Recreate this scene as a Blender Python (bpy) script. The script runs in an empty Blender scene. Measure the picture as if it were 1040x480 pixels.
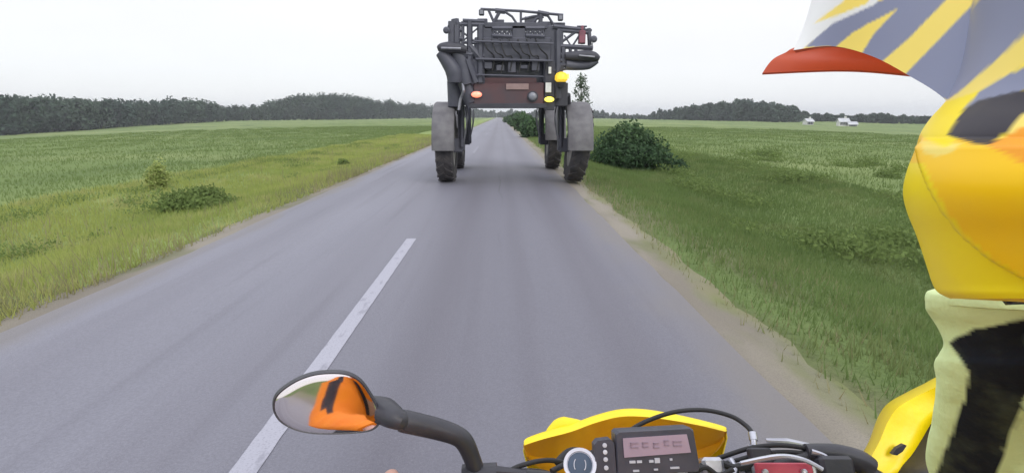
import bpy, math, random
import numpy as np
from mathutils import Vector, Matrix, noise
random.seed(7); RNG = np.random.default_rng(7)
S = bpy.context.scene
COL = S.collection

# ------------------------------------------------------------------ camera
F = 567.0                      # focal length in pixels of the 1040 px wide photograph
CAMH = 1.65
PITCH = math.atan((240-118)/F)
YAW = math.atan((520-508)/F)
cam = bpy.data.cameras.new('camera'); camo = bpy.data.objects.new('camera', cam); COL.objects.link(camo)
cam.sensor_width = 36; cam.lens = F/1040*36; cam.clip_start = 0.02; cam.clip_end = 6000
camo.location = (0, 0, CAMH)
camo.rotation_euler = (math.pi/2-PITCH, 0, -YAW)
S.camera = camo
CR = camo.rotation_euler.to_matrix()
C0 = Vector((0, 0, CAMH))
def P(px, py, z):
    """point of the place seen at photo pixel (px,py), z metres deep along the lens axis"""
    return C0 + CR @ Vector(((px-520)/F*z, (240-py)/F*z, -z))
def CV(x, y, z): return C0 + CR @ Vector((x, y, -z))
def W(px, py, Y):
    d = CR @ Vector(((px-520)/F, (240-py)/F, -1)); return C0 + d*(Y/d.y)
def proj(w):
    v = CR.transposed() @ (Vector(w)-C0); return 520+F*v.x/-v.z, 240-F*v.y/-v.z

# ------------------------------------------------------------------ world, sun, exposure
SUN_EL, SUN_ROT = math.radians(38), math.radians(150)
w = bpy.data.worlds.new('World'); S.world = w; w.use_nodes = True
nt = w.node_tree; N = nt.nodes; L = nt.links; N.clear()
out = N.new('ShaderNodeOutputWorld'); mix = N.new('ShaderNodeMixShader'); mix.inputs[0].default_value = 0.88
sky = N.new('ShaderNodeTexSky'); sky.sky_type = 'NISHITA'; sky.sun_disc = False; sky.sun_elevation = SUN_EL; sky.sun_rotation = SUN_ROT
b1 = N.new('ShaderNodeBackground'); b1.inputs[1].default_value = 0.12; L.new(sky.outputs[0], b1.inputs[0])
b2 = N.new('ShaderNodeBackground'); b2.inputs[1].default_value = 1.0
tc = N.new('ShaderNodeTexCoord'); sx = N.new('ShaderNodeSeparateXYZ'); L.new(tc.outputs['Generated'], sx.inputs[0])
ramp = N.new('ShaderNodeValToRGB'); L.new(sx.outputs[2], ramp.inputs[0])
e = ramp.color_ramp.elements
e[0].position = 0.0; e[0].color = (0.69, 0.71, 0.745, 1); e[1].position = 1.0; e[1].color = (1.32, 1.34, 1.46, 1)
m_ = e.new(0.12); m_.color = (0.73, 0.72, 0.73, 1); m_ = e.new(0.4); m_.color = (0.86, 0.86, 0.90, 1)
nz = N.new('ShaderNodeTexNoise'); nz.inputs['Scale'].default_value = 1.6; nz.inputs['Detail'].default_value = 4
mp = N.new('ShaderNodeMapping'); mp.inputs['Scale'].default_value = (1, 1, 3.5); L.new(tc.outputs['Generated'], mp.inputs[0]); L.new(mp.outputs[0], nz.inputs[0])
mr = N.new('ShaderNodeMapRange'); mr.inputs[1].default_value = .3; mr.inputs[2].default_value = .7; mr.inputs[3].default_value = .95; mr.inputs[4].default_value = 1.05
L.new(nz.outputs[0], mr.inputs[0])
vm = N.new('ShaderNodeVectorMath'); vm.operation = 'SCALE'; L.new(ramp.outputs[0], vm.inputs[0]); L.new(mr.outputs[0], vm.inputs['Scale'])
L.new(vm.outputs[0], b2.inputs[0])
L.new(b1.outputs[0], mix.inputs[1]); L.new(b2.outputs[0], mix.inputs[2]); L.new(mix.outputs[0], out.inputs[0])
sl = bpy.data.lights.new('sun', 'SUN'); sl.energy = 0.9; sl.angle = math.radians(25); sl.color = (1, .96, .9)
so = bpy.data.objects.new('sun', sl); COL.objects.link(so)
sd = Vector((math.sin(SUN_ROT)*math.cos(SUN_EL), math.cos(SUN_ROT)*math.cos(SUN_EL), math.sin(SUN_EL)))
so.rotation_euler = sd.to_track_quat('Z', 'Y').to_euler(); so.location = (0, 0, 30)
S.view_settings.view_transform = 'Standard'; S.view_settings.look = 'None'; S.view_settings.exposure = 0.5; S.view_settings.gamma = 1

# ------------------------------------------------------------------ materials
def mat(name, col, rough=.6, col2=None, scale=8, bump=0., metal=0., emit=None, coat=0., stretch=(1, 1, 1), thr=(.35, .65), detail=5, spec=None, bscale=None):
    m = bpy.data.materials.new(name); m.use_nodes = True
    n = m.node_tree.nodes; l = m.node_tree.links; b = n['Principled BSDF']
    b.inputs['Base Color'].default_value = (*col, 1); b.inputs['Roughness'].default_value = rough; b.inputs['Metallic'].default_value = metal
    if spec is not None: b.inputs['Specular IOR Level'].default_value = spec
    if coat: b.inputs['Coat Weight'].default_value = coat; b.inputs['Coat Roughness'].default_value = .15
    if emit: b.inputs['Emission Color'].default_value = (*emit[0], 1); b.inputs['Emission Strength'].default_value = emit[1]
    if col2 is None: col2 = tuple(c*.82 for c in col)
    g = n.new('ShaderNodeNewGeometry'); mp = n.new('ShaderNodeMapping'); mp.inputs['Scale'].default_value = stretch; l.new(g.outputs['Position'], mp.inputs[0])
    t = n.new('ShaderNodeTexNoise'); t.inputs['Scale'].default_value = scale; t.inputs['Detail'].default_value = detail; l.new(mp.outputs[0], t.inputs[0])
    r = n.new('ShaderNodeMapRange'); r.inputs[1].default_value = thr[0]; r.inputs[2].default_value = thr[1]; l.new(t.outputs[0], r.inputs[0])
    mx = n.new('ShaderNodeMix'); mx.data_type = 'RGBA'; l.new(r.outputs[0], mx.inputs[0])
    mx.inputs[6].default_value = (*col, 1); mx.inputs[7].default_value = (*col2, 1); l.new(mx.outputs[2], b.inputs['Base Color'])
    if bump:
        t2 = n.new('ShaderNodeTexNoise'); t2.inputs['Scale'].default_value = bscale or scale*6; t2.inputs['Detail'].default_value = 3; l.new(mp.outputs[0], t2.inputs[0])
        bp = n.new('ShaderNodeBump'); bp.inputs['Strength'].default_value = bump; bp.inputs['Distance'].default_value = .02
        l.new(t2.outputs[0], bp.inputs['Height']); l.new(bp.outputs[0], b.inputs['Normal'])
    return m
class NB:  # small node helper
    def __init__(s, name, rough=.9):
        s.m = bpy.data.materials.new(name); s.m.use_nodes = True; s.n = s.m.node_tree.nodes; s.l = s.m.node_tree.links
        s.b = s.n['Principled BSDF']; s.b.inputs['Roughness'].default_value = rough; s.b.inputs['Specular IOR Level'].default_value = .25
        s.g = s.n.new('ShaderNodeNewGeometry'); s.x = s.n.new('ShaderNodeSeparateXYZ'); s.l.new(s.g.outputs['Position'], s.x.inputs[0])
    def noise(s, scale, st=(1, 1, 1), detail=4, lo=.35, hi=.65, a=0., b=1.):
        mp = s.n.new('ShaderNodeMapping'); mp.inputs['Scale'].default_value = st; s.l.new(s.g.outputs['Position'], mp.inputs[0])
        t = s.n.new('ShaderNodeTexNoise'); t.inputs['Scale'].default_value = scale; t.inputs['Detail'].default_value = detail; s.l.new(mp.outputs[0], t.inputs[0])
        return s.rng(t.outputs[0], lo, hi, a, b)
    def rng(s, v, lo, hi, a=0., b=1.):
        r = s.n.new('ShaderNodeMapRange'); r.interpolation_type = 'SMOOTHSTEP'
        for i, q in enumerate((lo, hi, a, b)): r.inputs[i+1].default_value = q
        s.l.new(v, r.inputs[0]); return r.outputs[0]
    def math(s, op, a, b):
        q = s.n.new('ShaderNodeMath'); q.operation = op
        for i, v in enumerate((a, b)):
            if isinstance(v, (int, float)): q.inputs[i].default_value = v
            else: s.l.new(v, q.inputs[i])
        return q.outputs[0]
    def mix(s, f, a, b):
        q = s.n.new('ShaderNodeMix'); q.data_type = 'RGBA'
        if isinstance(f, (int, float)): q.inputs[0].default_value = f
        else: s.l.new(f, q.inputs[0])
        for i, v in ((6, a), (7, b)):
            if isinstance(v, tuple): q.inputs[i].default_value = (*v, 1)
            else: s.l.new(v, q.inputs[i])
        return q.outputs[2]
    def done(s, col, bump=None, strength=.5, dist=.03):
        s.l.new(col, s.b.inputs['Base Color'])
        if bump is not None:
            bp = s.n.new('ShaderNodeBump'); bp.inputs['Strength'].default_value = strength; bp.inputs['Distance'].default_value = dist
            s.l.new(bump, bp.inputs['Height']); s.l.new(bp.outputs[0], s.b.inputs['Normal'])
        return s.m

ROAD_L, ROAD_R, CENTRE = -3.9, 1.72, -1.21
def ground_mat():
    b = NB('meadow_ground'); b.b.inputs['Specular IOR Level'].default_value = .06; x = b.x.outputs[0]
    field = b.mix(b.noise(.045, (.35, 1, 1), 5, .38, .62), (.15, .205, .075), (.185, .235, .09))
    field = b.mix(b.noise(.22, (1, .3, 1), 4, .45, .7), field, (.12, .17, .062))
    field = b.mix(b.noise(.03, (.25, 2.2, 1), 3, .52, .66), field, (.22, .265, .11))
    dist = b.noise(.5, (1, .25, 1), 3, .2, .8, -1.2, 1.2); xd = b.math('ADD', x, dist)
    verge = b.mix(b.noise(.9, (1, .25, 1), 4), (.25, .31, .11), (.19, .25, .09))
    inv = b.rng(xd, -13, -8.5)
    c = b.mix(b.math('MULTIPLY', inv, b.rng(x, 0, 2, 1, 0)), field, verge)
    rv = b.mix(b.noise(1.1, (1, .3, 1), 4), (.145, .20, .072), (.11, .155, .055))
    c = b.mix(b.math('MULTIPLY', b.rng(x, 0, 1), b.rng(xd, 5, 9, 1, 0)), c, rv)
    soil = b.mix(b.noise(3, (1, .4, 1), 5), (.16, .135, .10), (.10, .10, .06))
    near = b.math('MULTIPLY', b.rng(xd, -4.9, -4.3), b.rng(xd, 2.0, 2.8, 1, 0))
    soil = b.mix(.5, soil, (.15, .19, .07)); c = b.mix(near, c, soil)
    return b.done(c, b.noise(9, (1, 1, 1), 6, 0, 1), .8, .08)
def road_mat():
    b = NB('worn_asphalt', .62); x = b.x.outputs[0]
    b.b.inputs['Specular IOR Level'].default_value = .5
    c = b.mix(b.noise(.6, (1, .12, 1), 5, .3, .7), (.165, .166, .200), (.205, .206, .245))
    for cx, wd, f in ((-3.1, .45, .25), (-1.75, .4, .2), (-.55, .42, .6), (.95, .42, .6), (.2, .18, .35)):
        k = b.math('MULTIPLY', b.math('MULTIPLY', b.rng(x, cx-wd, cx), b.rng(x, cx, cx+wd, 1, 0)), f)
        c = b.mix(k, c, (.115, .11, .135))
    c = b.mix(b.math('MULTIPLY', b.noise(1.3, (3, .1, 1), 5, .5, .75), .4), c, (.115, .11, .135))
    c = b.mix(b.math('MULTIPLY', b.noise(2.2, (2.5, .035, 1), 5, .45, .75), .22), c, (.205, .202, .235))
    c = b.mix(b.rng(x, -2.6, -.6, .0, .38), c, (.10, .095, .115))
    c = b.mix(b.math('MULTIPLY', b.math('MULTIPLY', b.rng(b.math('ADD', x, b.noise(.5, (0, 1, 0), 4, 0, 1, -.12, .12)), -.015, .0), b.rng(b.math('ADD', x, b.noise(.5, (0, 1, 0), 4, 0, 1, -.12, .12)), .0, .015, 1, 0)), b.noise(.12, (0, 1, 0), 2, .5, .6, 0, .8)), c, (.045, .045, .05))
    c = b.mix(b.math('MULTIPLY', b.noise(60, (1, 1, 1), 3, .3, .7), .22), c, (.06, .06, .07))
    c = b.mix(b.math('MULTIPLY', b.noise(170, (1, 1, 1), 2, .55, .75), .3), c, (.32, .31, .33))
    edge = b.math('MAXIMUM', b.rng(b.math('ADD', x, b.noise(1.5, (1, .4, 1), 4, .2, .8, -.2, .2)), ROAD_L+.35, ROAD_L+.05, 0, .6), b.rng(b.math('ADD', x, b.noise(1.5, (1, .4, 1), 4, .2, .8, -.2, .2)), ROAD_R-.55, ROAD_R, 0, .7))
    c = b.mix(edge, c, (.17, .155, .14))
    return b.done(c, b.noise(120, (1, 1, 1), 4, 0, 1), .5, .006)
def gravel_mat():
    b = NB('dusty_gravel', .95)
    c = b.mix(b.noise(1.2, (1, .25, 1), 5), (.27, .245, .20), (.20, .18, .145))
    c = b.mix(b.math('MULTIPLY', b.noise(110, (1, 1, 1), 3, .4, .7), .4), c, (.12, .11, .10))
    c = b.mix(b.math('MULTIPLY', b.noise(1.6, (1, .4, 1), 5, .52, .68), .7), c, (.13, .14, .07))
    xo = b.math('ADD', b.x.outputs[0], b.noise(1.8, (1, .35, 1), 5, .2, .8, -.22, .22))
    c = b.mix(b.rng(xo, ROAD_R+.18, ROAD_R+.58), c, b.mix(b.noise(2.5, (1, .4, 1), 5), (.165, .185, .075), (.20, .19, .11)))
    return b.done(c, b.noise(90, (1, 1, 1), 4, 0, 1), .4, .012)
def paint_mat():
    b = NB('worn_white_paint', .7)
    c = b.mix(b.noise(14, (1, .35, 1), 6, .56, .72), (.35, .35, .40), (.26, .26, .30))
    c = b.mix(b.math('MULTIPLY', b.noise(90, (1, 1, 1), 3, .5, .7), .5), c, (.2, .2, .23))
    return b.done(c)
def leaf_mat(name, c1, c2, c3, sc=.8, sc2=6, tr=.42):
    b = NB(name, .75)
    c = b.mix(b.noise(sc, (1, 1, 1), 3), c1, c2)
    c = b.mix(b.noise(sc2, (1, 1, 1), 2, .45, .75), c, c3)
    b.b.inputs['Specular IOR Level'].default_value = .06
    m = b.done(c)
    if tr:
        t = b.n.new('ShaderNodeBsdfTranslucent'); b.l.new(c, t.inputs[0]); mx = b.n.new('ShaderNodeMixShader'); mx.inputs[0].default_value = tr
        o = b.n['Material Output']; b.l.new(b.b.outputs[0], mx.inputs[1]); b.l.new(t.outputs[0], mx.inputs[2]); b.l.new(mx.outputs[0], o.inputs[0])
    return m
M = dict(
 ground=ground_mat(), paint_old=mat('faded_road_paint', (.24, .24, .27), .8, (.19, .19, .22), 5), road=road_mat(), gravel=gravel_mat(), paint=paint_mat(),
 blade_l=leaf_mat('verge_grass', (.36, .40, .12), (.27, .33, .095), (.42, .42, .17), .3, 1.2),
 blade_r=leaf_mat('ditch_grass', (.165, .235, .08), (.13, .19, .062), (.21, .25, .10), .3, 1.2),
 blade_f=leaf_mat('field_grass', (.175, .24, .085), (.145, .205, .07), (.205, .26, .10), .10, .8),
 dry=leaf_mat('dry_grass', (.30, .27, .15), (.21, .22, .10), (.36, .33, .2), .6, 4),
 wood=leaf_mat('far_foliage', (.040, .066, .050), (.062, .092, .062), (.032, .050, .040), .06, .5, 0),
 bush=leaf_mat('bush_foliage', (.055, .10, .05), (.08, .135, .06), (.04, .075, .035), .9, 6, .2),
 sap=leaf_mat('sapling_foliage', (.10, .14, .09), (.14, .18, .12), (.07, .10, .06), 1.2, 6),
 weed=leaf_mat('weed_foliage', (.16, .22, .07), (.19, .26, .085), (.13, .185, .06), 1.5, 8),
 yweed=leaf_mat('yellow_weed', (.38, .44, .15), (.30, .37, .12), (.44, .46, .19), 1.5, 8),
 bark=mat('bark', (.09, .075, .06), .9, (.05, .045, .04), 12, .5),
 # sprayer
 dark=mat('sprayer_dark_steel', (.062, .065, .088), .55, (.088, .09, .115), 2.5, .1),
 darker=mat('sprayer_black_steel', (.036, .037, .048), .6, (.055, .055, .07), 3),
 panel=mat('sprayer_grey_tank', (.11, .115, .145), .5, (.08, .085, .105), 1.3),
 red=mat('sprayer_faded_red', (.105, .048, .052), .6, (.07, .052, .062), 1.8),
 pink=mat('sprayer_bright_red', (.26, .09, .12), .6, (.14, .06, .08), 5),
 pipe=mat('galvanised_pipe', (.30, .31, .34), .4, (.2, .2, .23), 6, metal=.5),
 fender=mat('grey_mudguard', (.15, .148, .155), .65, (.105, .10, .11), 5, .1),
 tyre=mat('tyre_rubber', (.035, .034, .040), .85, (.075, .068, .066), 4, .4),
 hose=mat('rubber_hose', (.02, .02, .022), .6),
 rim=mat('rim_paint', (.30, .28, .25), .5, (.16, .15, .14), 7),
 plate=mat('number_plate', (.32, .22, .21), .5),
 red_lit=mat('lit_tail_lamp', (.9, .35, .3), .3, emit=((1, .20, .10), 1.3)),
 yel_lit=mat('lit_yellow_lamp', (.9, .75, .1), .3, emit=((1, .80, .12), 1.1)),
 white_lit=mat('white_marker', (.8, .8, .76), .4),
 beacon=mat('amber_beacon', (.85, .60, .04), .35, (.7, .35, .03), 14, emit=((1, .7, .05), .45)),
 lens=mat('grey_lens', (.25, .26, .3), .2),
 # motorcycle
 yellow=mat('yellow_plastic', (1.0, .76, .0), .42, (.95, .70, .0), 18, .04), amber=mat('yellow_plastic_shaded', (.92, .44, .0), .5, (.80, .34, .0), 14, .05),  # amber: shade of the fairing's inner face put into the plastic colour
 black=mat('black_plastic', (.028, .028, .036), .45, (.045, .045, .055), 22, .04, spec=.5),
 blackm=mat('satin_black_metal', (.025, .025, .03), .35, (.04, .04, .05), 30, .05),
 silver=mat('brushed_alloy', (.55, .56, .60), .3, (.4, .4, .45), 40, metal=.85),
 greyp=mat('grey_device_plastic', (.05, .052, .07), .4, (.07, .07, .09), 30),
 screen=mat('lcd_screen', (.42, .32, .40), .25, (.36, .29, .37), 9, coat=.6),
 segment=mat('lcd_segments', (.33, .25, .32), .4),
 whitep=mat('white_print', (.62, .63, .70), .5),
 ring=mat('white_ring', (.72, .74, .82), .35),
 navy=mat('key_barrel', (.05, .08, .13), .3),
 redc=mat('red_anodised_cap', (.55, .07, .11), .35, (.4, .05, .08), 20),
 mirror=mat('mirror_glass', (.84, .78, .79), .05, (.80, .75, .76), 3, metal=1),
 seat=mat('seat_vinyl', (.03, .03, .033), .6, bump=.2),
 fork=mat('fork_alloy', (.3, .3, .32), .35, metal=.8),
 # rider
 skin=mat('skin', (.56, .34, .28), .55, (.50, .29, .24), 40, .1, bscale=300),
 h_yel=mat('helmet_yellow', (.90, .66, .015), .3, (.86, .60, .012), 14, coat=.4),
 h_gold=mat('helmet_golden', (.88, .50, .012), .3, (.85, .44, .01), 14, coat=.4),
 h_lav=mat('helmet_slate', (.24, .26, .40), .35, (.21, .225, .36), 10, coat=.4),
 h_cream=mat('helmet_cream', (.82, .70, .28), .3, (.80, .66, .24), 10, coat=.4),
 h_white=mat('helmet_white', (.80, .80, .78), .3, (.76, .76, .75), 10, coat=.4),
 h_blk=mat('helmet_charcoal', (.05, .042, .06), .35, (.065, .055, .075), 10, coat=.4),
 h_or=mat('helmet_orange', (.88, .33, .01), .35, (.85, .28, .01), 10, coat=.4),
 h_red=mat('peak_underside', (.62, .085, .018), .45, (.55, .07, .015), 12),
 goggle=mat('goggle_lens', (.02, .03, .05), .1),
 f_or=mat('orange_fabric', (.95, .27, .005), .8, (.90, .22, .004), 14, .3, bscale=200),
 f_green=mat('pale_green_fabric', (.60, .68, .38), .85, (.53, .61, .32), 18, .25, bscale=260),
 f_blk=mat('black_fabric', (.018, .017, .025), .85, (.03, .028, .036), 25, .4, bscale=200),
 trouser=mat('dark_trousers', (.04, .042, .05), .85, bump=.3),
 wall=mat('whitewashed_wall', (.72, .72, .70), .8, (.6, .6, .58), .6),
 roof=mat('grey_sheet_roof', (.50, .51, .53), .6, (.40, .41, .44), .8),
 glass=mat('window_glass', (.04, .05, .06), .15),
)

# ------------------------------------------------------------------ mesh helpers
class MB:
    def __init__(s): s.v = []; s.f = []; s.mi = []
    def add(s, vs, fs, mi=0):
        o = len(s.v); s.v += [Vector(v) for v in vs]; s.f += [tuple(i+o for i in f) for f in fs]; s.mi += [mi]*len(fs); return s
    def box(s, c, d, rot=None, mi=0, bev=.12):
        """box with chamfered vertical and horizontal edges"""
        hx, hy, hz = d[0]/2, d[1]/2, d[2]/2; b = min(hx, hy, hz)*bev
        R = rot or Matrix.Identity(3); c = Vector(c); vs = []; idx = {}
        for X in (-1, 1):
            for Y in (-1, 1):
                for Z in (-1, 1):
                    for k in range(3):
                        p = [X*hx, Y*hy, Z*hz]
                        for q in range(3):
                            if q != k: p[q] -= (X, Y, Z)[q]*b
                        idx[(X, Y, Z, k)] = len(vs); vs.append(c+R@Vector(p))
        fs = []
        def q(*a): fs.append(tuple(idx[i] for i in a))
        for sg in (-1, 1):
            q((sg,-1,-1,0),(sg,1,-1,0),(sg,1,1,0),(sg,-1,1,0)); q((-1,sg,-1,1),(1,sg,-1,1),(1,sg,1,1),(-1,sg,1,1)); q((-1,-1,sg,2),(1,-1,sg,2),(1,1,sg,2),(-1,1,sg,2))
        for a in (-1, 1):
            for d_ in (-1, 1):
                q((a,d_,-1,0),(a,d_,-1,1),(a,d_,1,1),(a,d_,1,0)); q((a,-1,d_,0),(a,-1,d_,2),(a,1,d_,2),(a,1,d_,0)); q((-1,a,d_,1),(-1,a,d_,2),(1,a,d_,2),(1,a,d_,1))
        for X in (-1, 1):
            for Y in (-1, 1):
                for Z in (-1, 1): q((X,Y,Z,0),(X,Y,Z,1),(X,Y,Z,2))
        return s.add(vs, fs, mi)
    def tube(s, pts, r, n=8, mi=0, flat=1., cap=True, smooth=0):
        pts = [Vector(p) for p in pts]
        if not isinstance(r, (list, tuple)): r = [r]*len(pts)
        r = list(r)
        if smooth:
            a = []; rr = []
            for i in range(len(pts)-1):
                p0, p1, p2, p3 = pts[max(i-1, 0)], pts[i], pts[i+1], pts[min(i+2, len(pts)-1)]
                for k in range(smooth):
                    t = k/smooth; a.append(.5*((2*p1)+(p2-p0)*t+(2*p0-5*p1+4*p2-p3)*t*t+(3*p1-p0-3*p2+p3)*t**3)); rr.append(r[i]*(1-t)+r[i+1]*t)
            a.append(pts[-1]); rr.append(r[-1]); pts, r = a, rr
        vs = []; up = None
        for i, p in enumerate(pts):
            t = (pts[min(i+1, len(pts)-1)]-pts[max(i-1, 0)]).normalized()
            if up is None:
                up = Vector((0, 0, 1)) if abs(t.z) < .9 else Vector((0, 1, 0))
            u = t.cross(up).normalized(); up = u.cross(t).normalized()
            for k in range(n):
                a = 2*math.pi*k/n; vs.append(p+(u*math.cos(a)+up*math.sin(a)*flat)*r[i])
        fs = []
        for i in range(len(pts)-1):
            for k in range(n): fs.append((i*n+k, i*n+(k+1)%n, (i+1)*n+(k+1)%n, (i+1)*n+k))
        if cap: fs.append(tuple(range(n-1, -1, -1))); fs.append(tuple((len(pts)-1)*n+k for k in range(n)))
        return s.add(vs, fs, mi)
    def loft(s, rings, mi=0, closed=True, cap=True):
        n = len(rings[0]); vs = [p for r in rings for p in r]; fs = []
        for i in range(len(rings)-1):
            for k in range(n if closed else n-1): fs.append((i*n+k, i*n+(k+1)%n, (i+1)*n+(k+1)%n, (i+1)*n+k))
        if cap and closed: fs.append(tuple(range(n-1, -1, -1))); fs.append(tuple((len(rings)-1)*n+k for k in range(n)))
        return s.add(vs, fs, mi)
    def lathe(s, c, axis, prof, n=24, mi=0):
        axis = Vector(axis).normalized(); u = axis.orthogonal().normalized(); v = axis.cross(u); c = Vector(c)
        return s.loft([[c+axis*h+(u*math.cos(2*math.pi*k/n)+v*math.sin(2*math.pi*k/n))*r for k in range(n)] for h, r in prof], mi)
    def slab(s, outline, off, mi=0):
        """solid from an outline (list of points) and an offset vector"""
        n = len(outline); o = Vector(off); vs = [Vector(p) for p in outline]+[Vector(p)+o for p in outline]
        fs = [tuple(range(n)), tuple(range(2*n-1, n-1, -1))]+[(i, n+i, n+(i+1) % n, (i+1) % n) for i in range(n)]
        return s.add(vs, fs, mi)
def obj(name, mb, m, parent=None, smooth=False, mods=(), origin=None):
    """link a MB authored in world coordinates as ONE object; origin at its base, or at its parent's"""
    me = bpy.data.meshes.new(name)
    if parent is not None:
        o0 = wl(parent)
    elif origin is not None: o0 = Vector(origin)
    else:
        xs = [v.x for v in mb.v]; ys = [v.y for v in mb.v]; zs = [v.z for v in mb.v]
        o0 = Vector(((min(xs)+max(xs))/2, (min(ys)+max(ys))/2, min(zs)))
    me.from_pydata([tuple(v-o0) for v in mb.v], [], mb.f)
    for q in (m if isinstance(m, (list, tuple)) else [m]): me.materials.append(q)
    me.polygons.foreach_set('material_index', mb.mi)
    if smooth: me.polygons.foreach_set('use_smooth', [True]*len(me.polygons))
    o = bpy.data.objects.new(name, me); COL.objects.link(o)
    if parent is not None: o.parent = parent
    else: o.location = o0
    if smooth is True or smooth == 'auto':
        try: me.set_sharp_from_angle(angle=math.radians(40))
        except Exception: pass
    for k, kw in mods:
        md = o.modifiers.new(k.lower(), k)
        for a, b in kw.items(): setattr(md, a, b)
    o['_o'] = tuple(o0); return o
def wl(o):
    return Vector(o['_o'])
def fastmesh(name, co, nper, m, origin=(0, 0, 0), parent=None, smooth=False):
    """co: (nfaces*nper, 3) float array"""
    co = np.asarray(co, dtype=np.float32)-np.array(origin, dtype=np.float32); nv = len(co); nf = nv//nper
    me = bpy.data.meshes.new(name); me.vertices.add(nv); me.vertices.foreach_set('co', co.ravel())
    me.loops.add(nv); me.loops.foreach_set('vertex_index', np.arange(nv, dtype=np.int32))
    me.polygons.add(nf); me.polygons.foreach_set('loop_start', np.arange(0, nv, nper, dtype=np.int32)); me.polygons.foreach_set('loop_total', np.full(nf, nper, dtype=np.int32))
    me.update(calc_edges=True); me.materials.append(m)
    o = bpy.data.objects.new(name, me); COL.objects.link(o)
    if parent is not None: o.parent = parent
    else: o.location = origin
    o['_o'] = tuple(origin); return o
def tag(o, label=None, cat=None, group=None, kind=None):
    for k, v in (('label', label), ('category', cat), ('group', group), ('kind', kind)):
        if v: o[k] = v
    return o
def empty(name, loc, label, cat, group=None):
    o = bpy.data.objects.new(name, None); COL.objects.link(o); o.location = loc; o.empty_display_size = .2; o['_o'] = tuple(loc)
    return tag(o, label, cat, group)
def sub(name, parent):   # an Empty child carrying sub-parts
    o = bpy.data.objects.new(name, None); COL.objects.link(o); o.parent = parent; o.empty_display_size = .1; o['_o'] = tuple(wl(parent)); return o

# ------------------------------------------------------------------ terrain
def sst(a, b, x):
    t = np.clip((x-a)/(b-a), 0, 1); return t*t*(3-2*t)
def hz(x, y):
    x = np.asarray(x, float); y = np.asarray(y, float)
    dl = np.maximum(ROAD_L-x, 0); dr = np.maximum(x-ROAD_R, 0); d = np.maximum(dl, dr)
    z = -.035-.02*sst(0, .4, d)
    z = z-.30*sst(.4, 3.2, dl)+.12*sst(3.5, 7, dl)
    z = z-.42*sst(1.0, 3.4, dr)+.18*sst(4.0, 8, dr)
    g = 5.2-4.3*sst(150, 340, y)-.9*sst(380, 700, y)
    z = z-g*sst(10, 180, d)*np.where(x > 0, .9, 1.0)
    amp = .05*sst(.8, 5, d)+.10*sst(15, 60, d)
    z = z+amp*(np.sin(x*.9+1.3*np.sin(y*.31))*np.cos(y*.37+.8*np.sin(x*.5))+.6*np.sin(y*1.1+x*.6)*np.sin(x*1.7))
    return z
def axis(*segs):
    a = []
    for lo, hi, st in segs: a += list(np.arange(lo, hi, st))
    return np.array(a+[segs[-1][1]])
xs = axis((-1500, -300, 100), (-300, -60, 12), (-60, -16, 2), (-16, -3.4, .25), (-3.4, 1.6, 1.2), (1.6, 14, .25), (14, 60, 2), (60, 300, 12), (300, 1500, 100))
ys = axis((-300, -20, 20), (-20, 2, 2), (2, 30, .35), (30, 90, 1.5), (90, 400, 10), (400, 2400, 100))
X, Y = np.meshgrid(xs, ys, indexing='ij'); Z = hz(X, Y)
nx, ny = X.shape
vs = np.stack([X, Y, Z], -1).reshape(-1, 3)
me = bpy.data.meshes.new('ground')
ii, jj = np.meshgrid(np.arange(nx-1), np.arange(ny-1), indexing='ij'); a = (ii*ny+jj).ravel()
me.from_pydata(vs.tolist(), [], np.stack([a, a+ny, a+ny+1, a+1], -1).tolist()); me.materials.append(M['ground'])
me.polygons.foreach_set('use_smooth', [True]*len(me.polygons))
go = bpy.data.objects.new('ground', me); COL.objects.link(go); tag(go, 'green meadow ground with low rises on both sides of the road', kind='structure')

# road: a slab with slightly ragged edges
def wob(y, s, a): return a*(noise.noise(Vector((y*.35, s, 0)))+.5*noise.noise(Vector((y*1.7, s, 3))))
yy = list(axis((-250, -10, 12), (-10, 40, .4), (40, 120, 4), (120, 600, 30), (600, 2400, 200)))
mb = MB(); rings = []
for y in yy:
    l = ROAD_L+wob(y, 1, .06); r = ROAD_R+wob(y, 5, .045)
    rings.append([(l, y, -.12), (l+.01, y, -.006), (l+.05, y, 0), (CENTRE, y, .02), (r-.05, y, 0), (r-.01, y, -.006), (r, y, -.12)])
mb.loft([[Vector(p) for p in r] for r in rings], closed=False, cap=False)
rd = obj('road', mb, M['road'], smooth=True, origin=(0, 0, 0)); tag(rd, 'grey worn asphalt two lane road running straight ahead', kind='structure')
def road_z(x):
    return .02*(1-abs(x-CENTRE)/(CENTRE-ROAD_L-.05)) if x < CENTRE else .02*(1-(x-CENTRE)/(ROAD_R-.05-CENTRE))
for side, a, b_, nm in ((1, ROAD_R-.1, ROAD_R+.58, 'right'), (-1, ROAD_L+.1, ROAD_L-.5, 'left')):
    mb = MB(); rings = []
    for y in yy:
        p = a; q = b_+wob(y, 9*side, .16); row = []
        for t in np.linspace(0, 1, 6):
            x = p+(q-p)*t; row.append(Vector((x, y, float(hz(x, y))+.014-.02*t*t+.006*noise.noise(Vector((x*3, y*3, 0))))))
        rings.append(row)
    mb.loft(rings, closed=False, cap=False)
    o = obj('gravel_shoulder', mb, M['gravel'], smooth=True, origin=(0, 0, 0))
    tag(o, 'dusty beige gravel shoulder along the right road edge' if side > 0 else 'narrow gritty shoulder along the left road edge', kind='structure')
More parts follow.
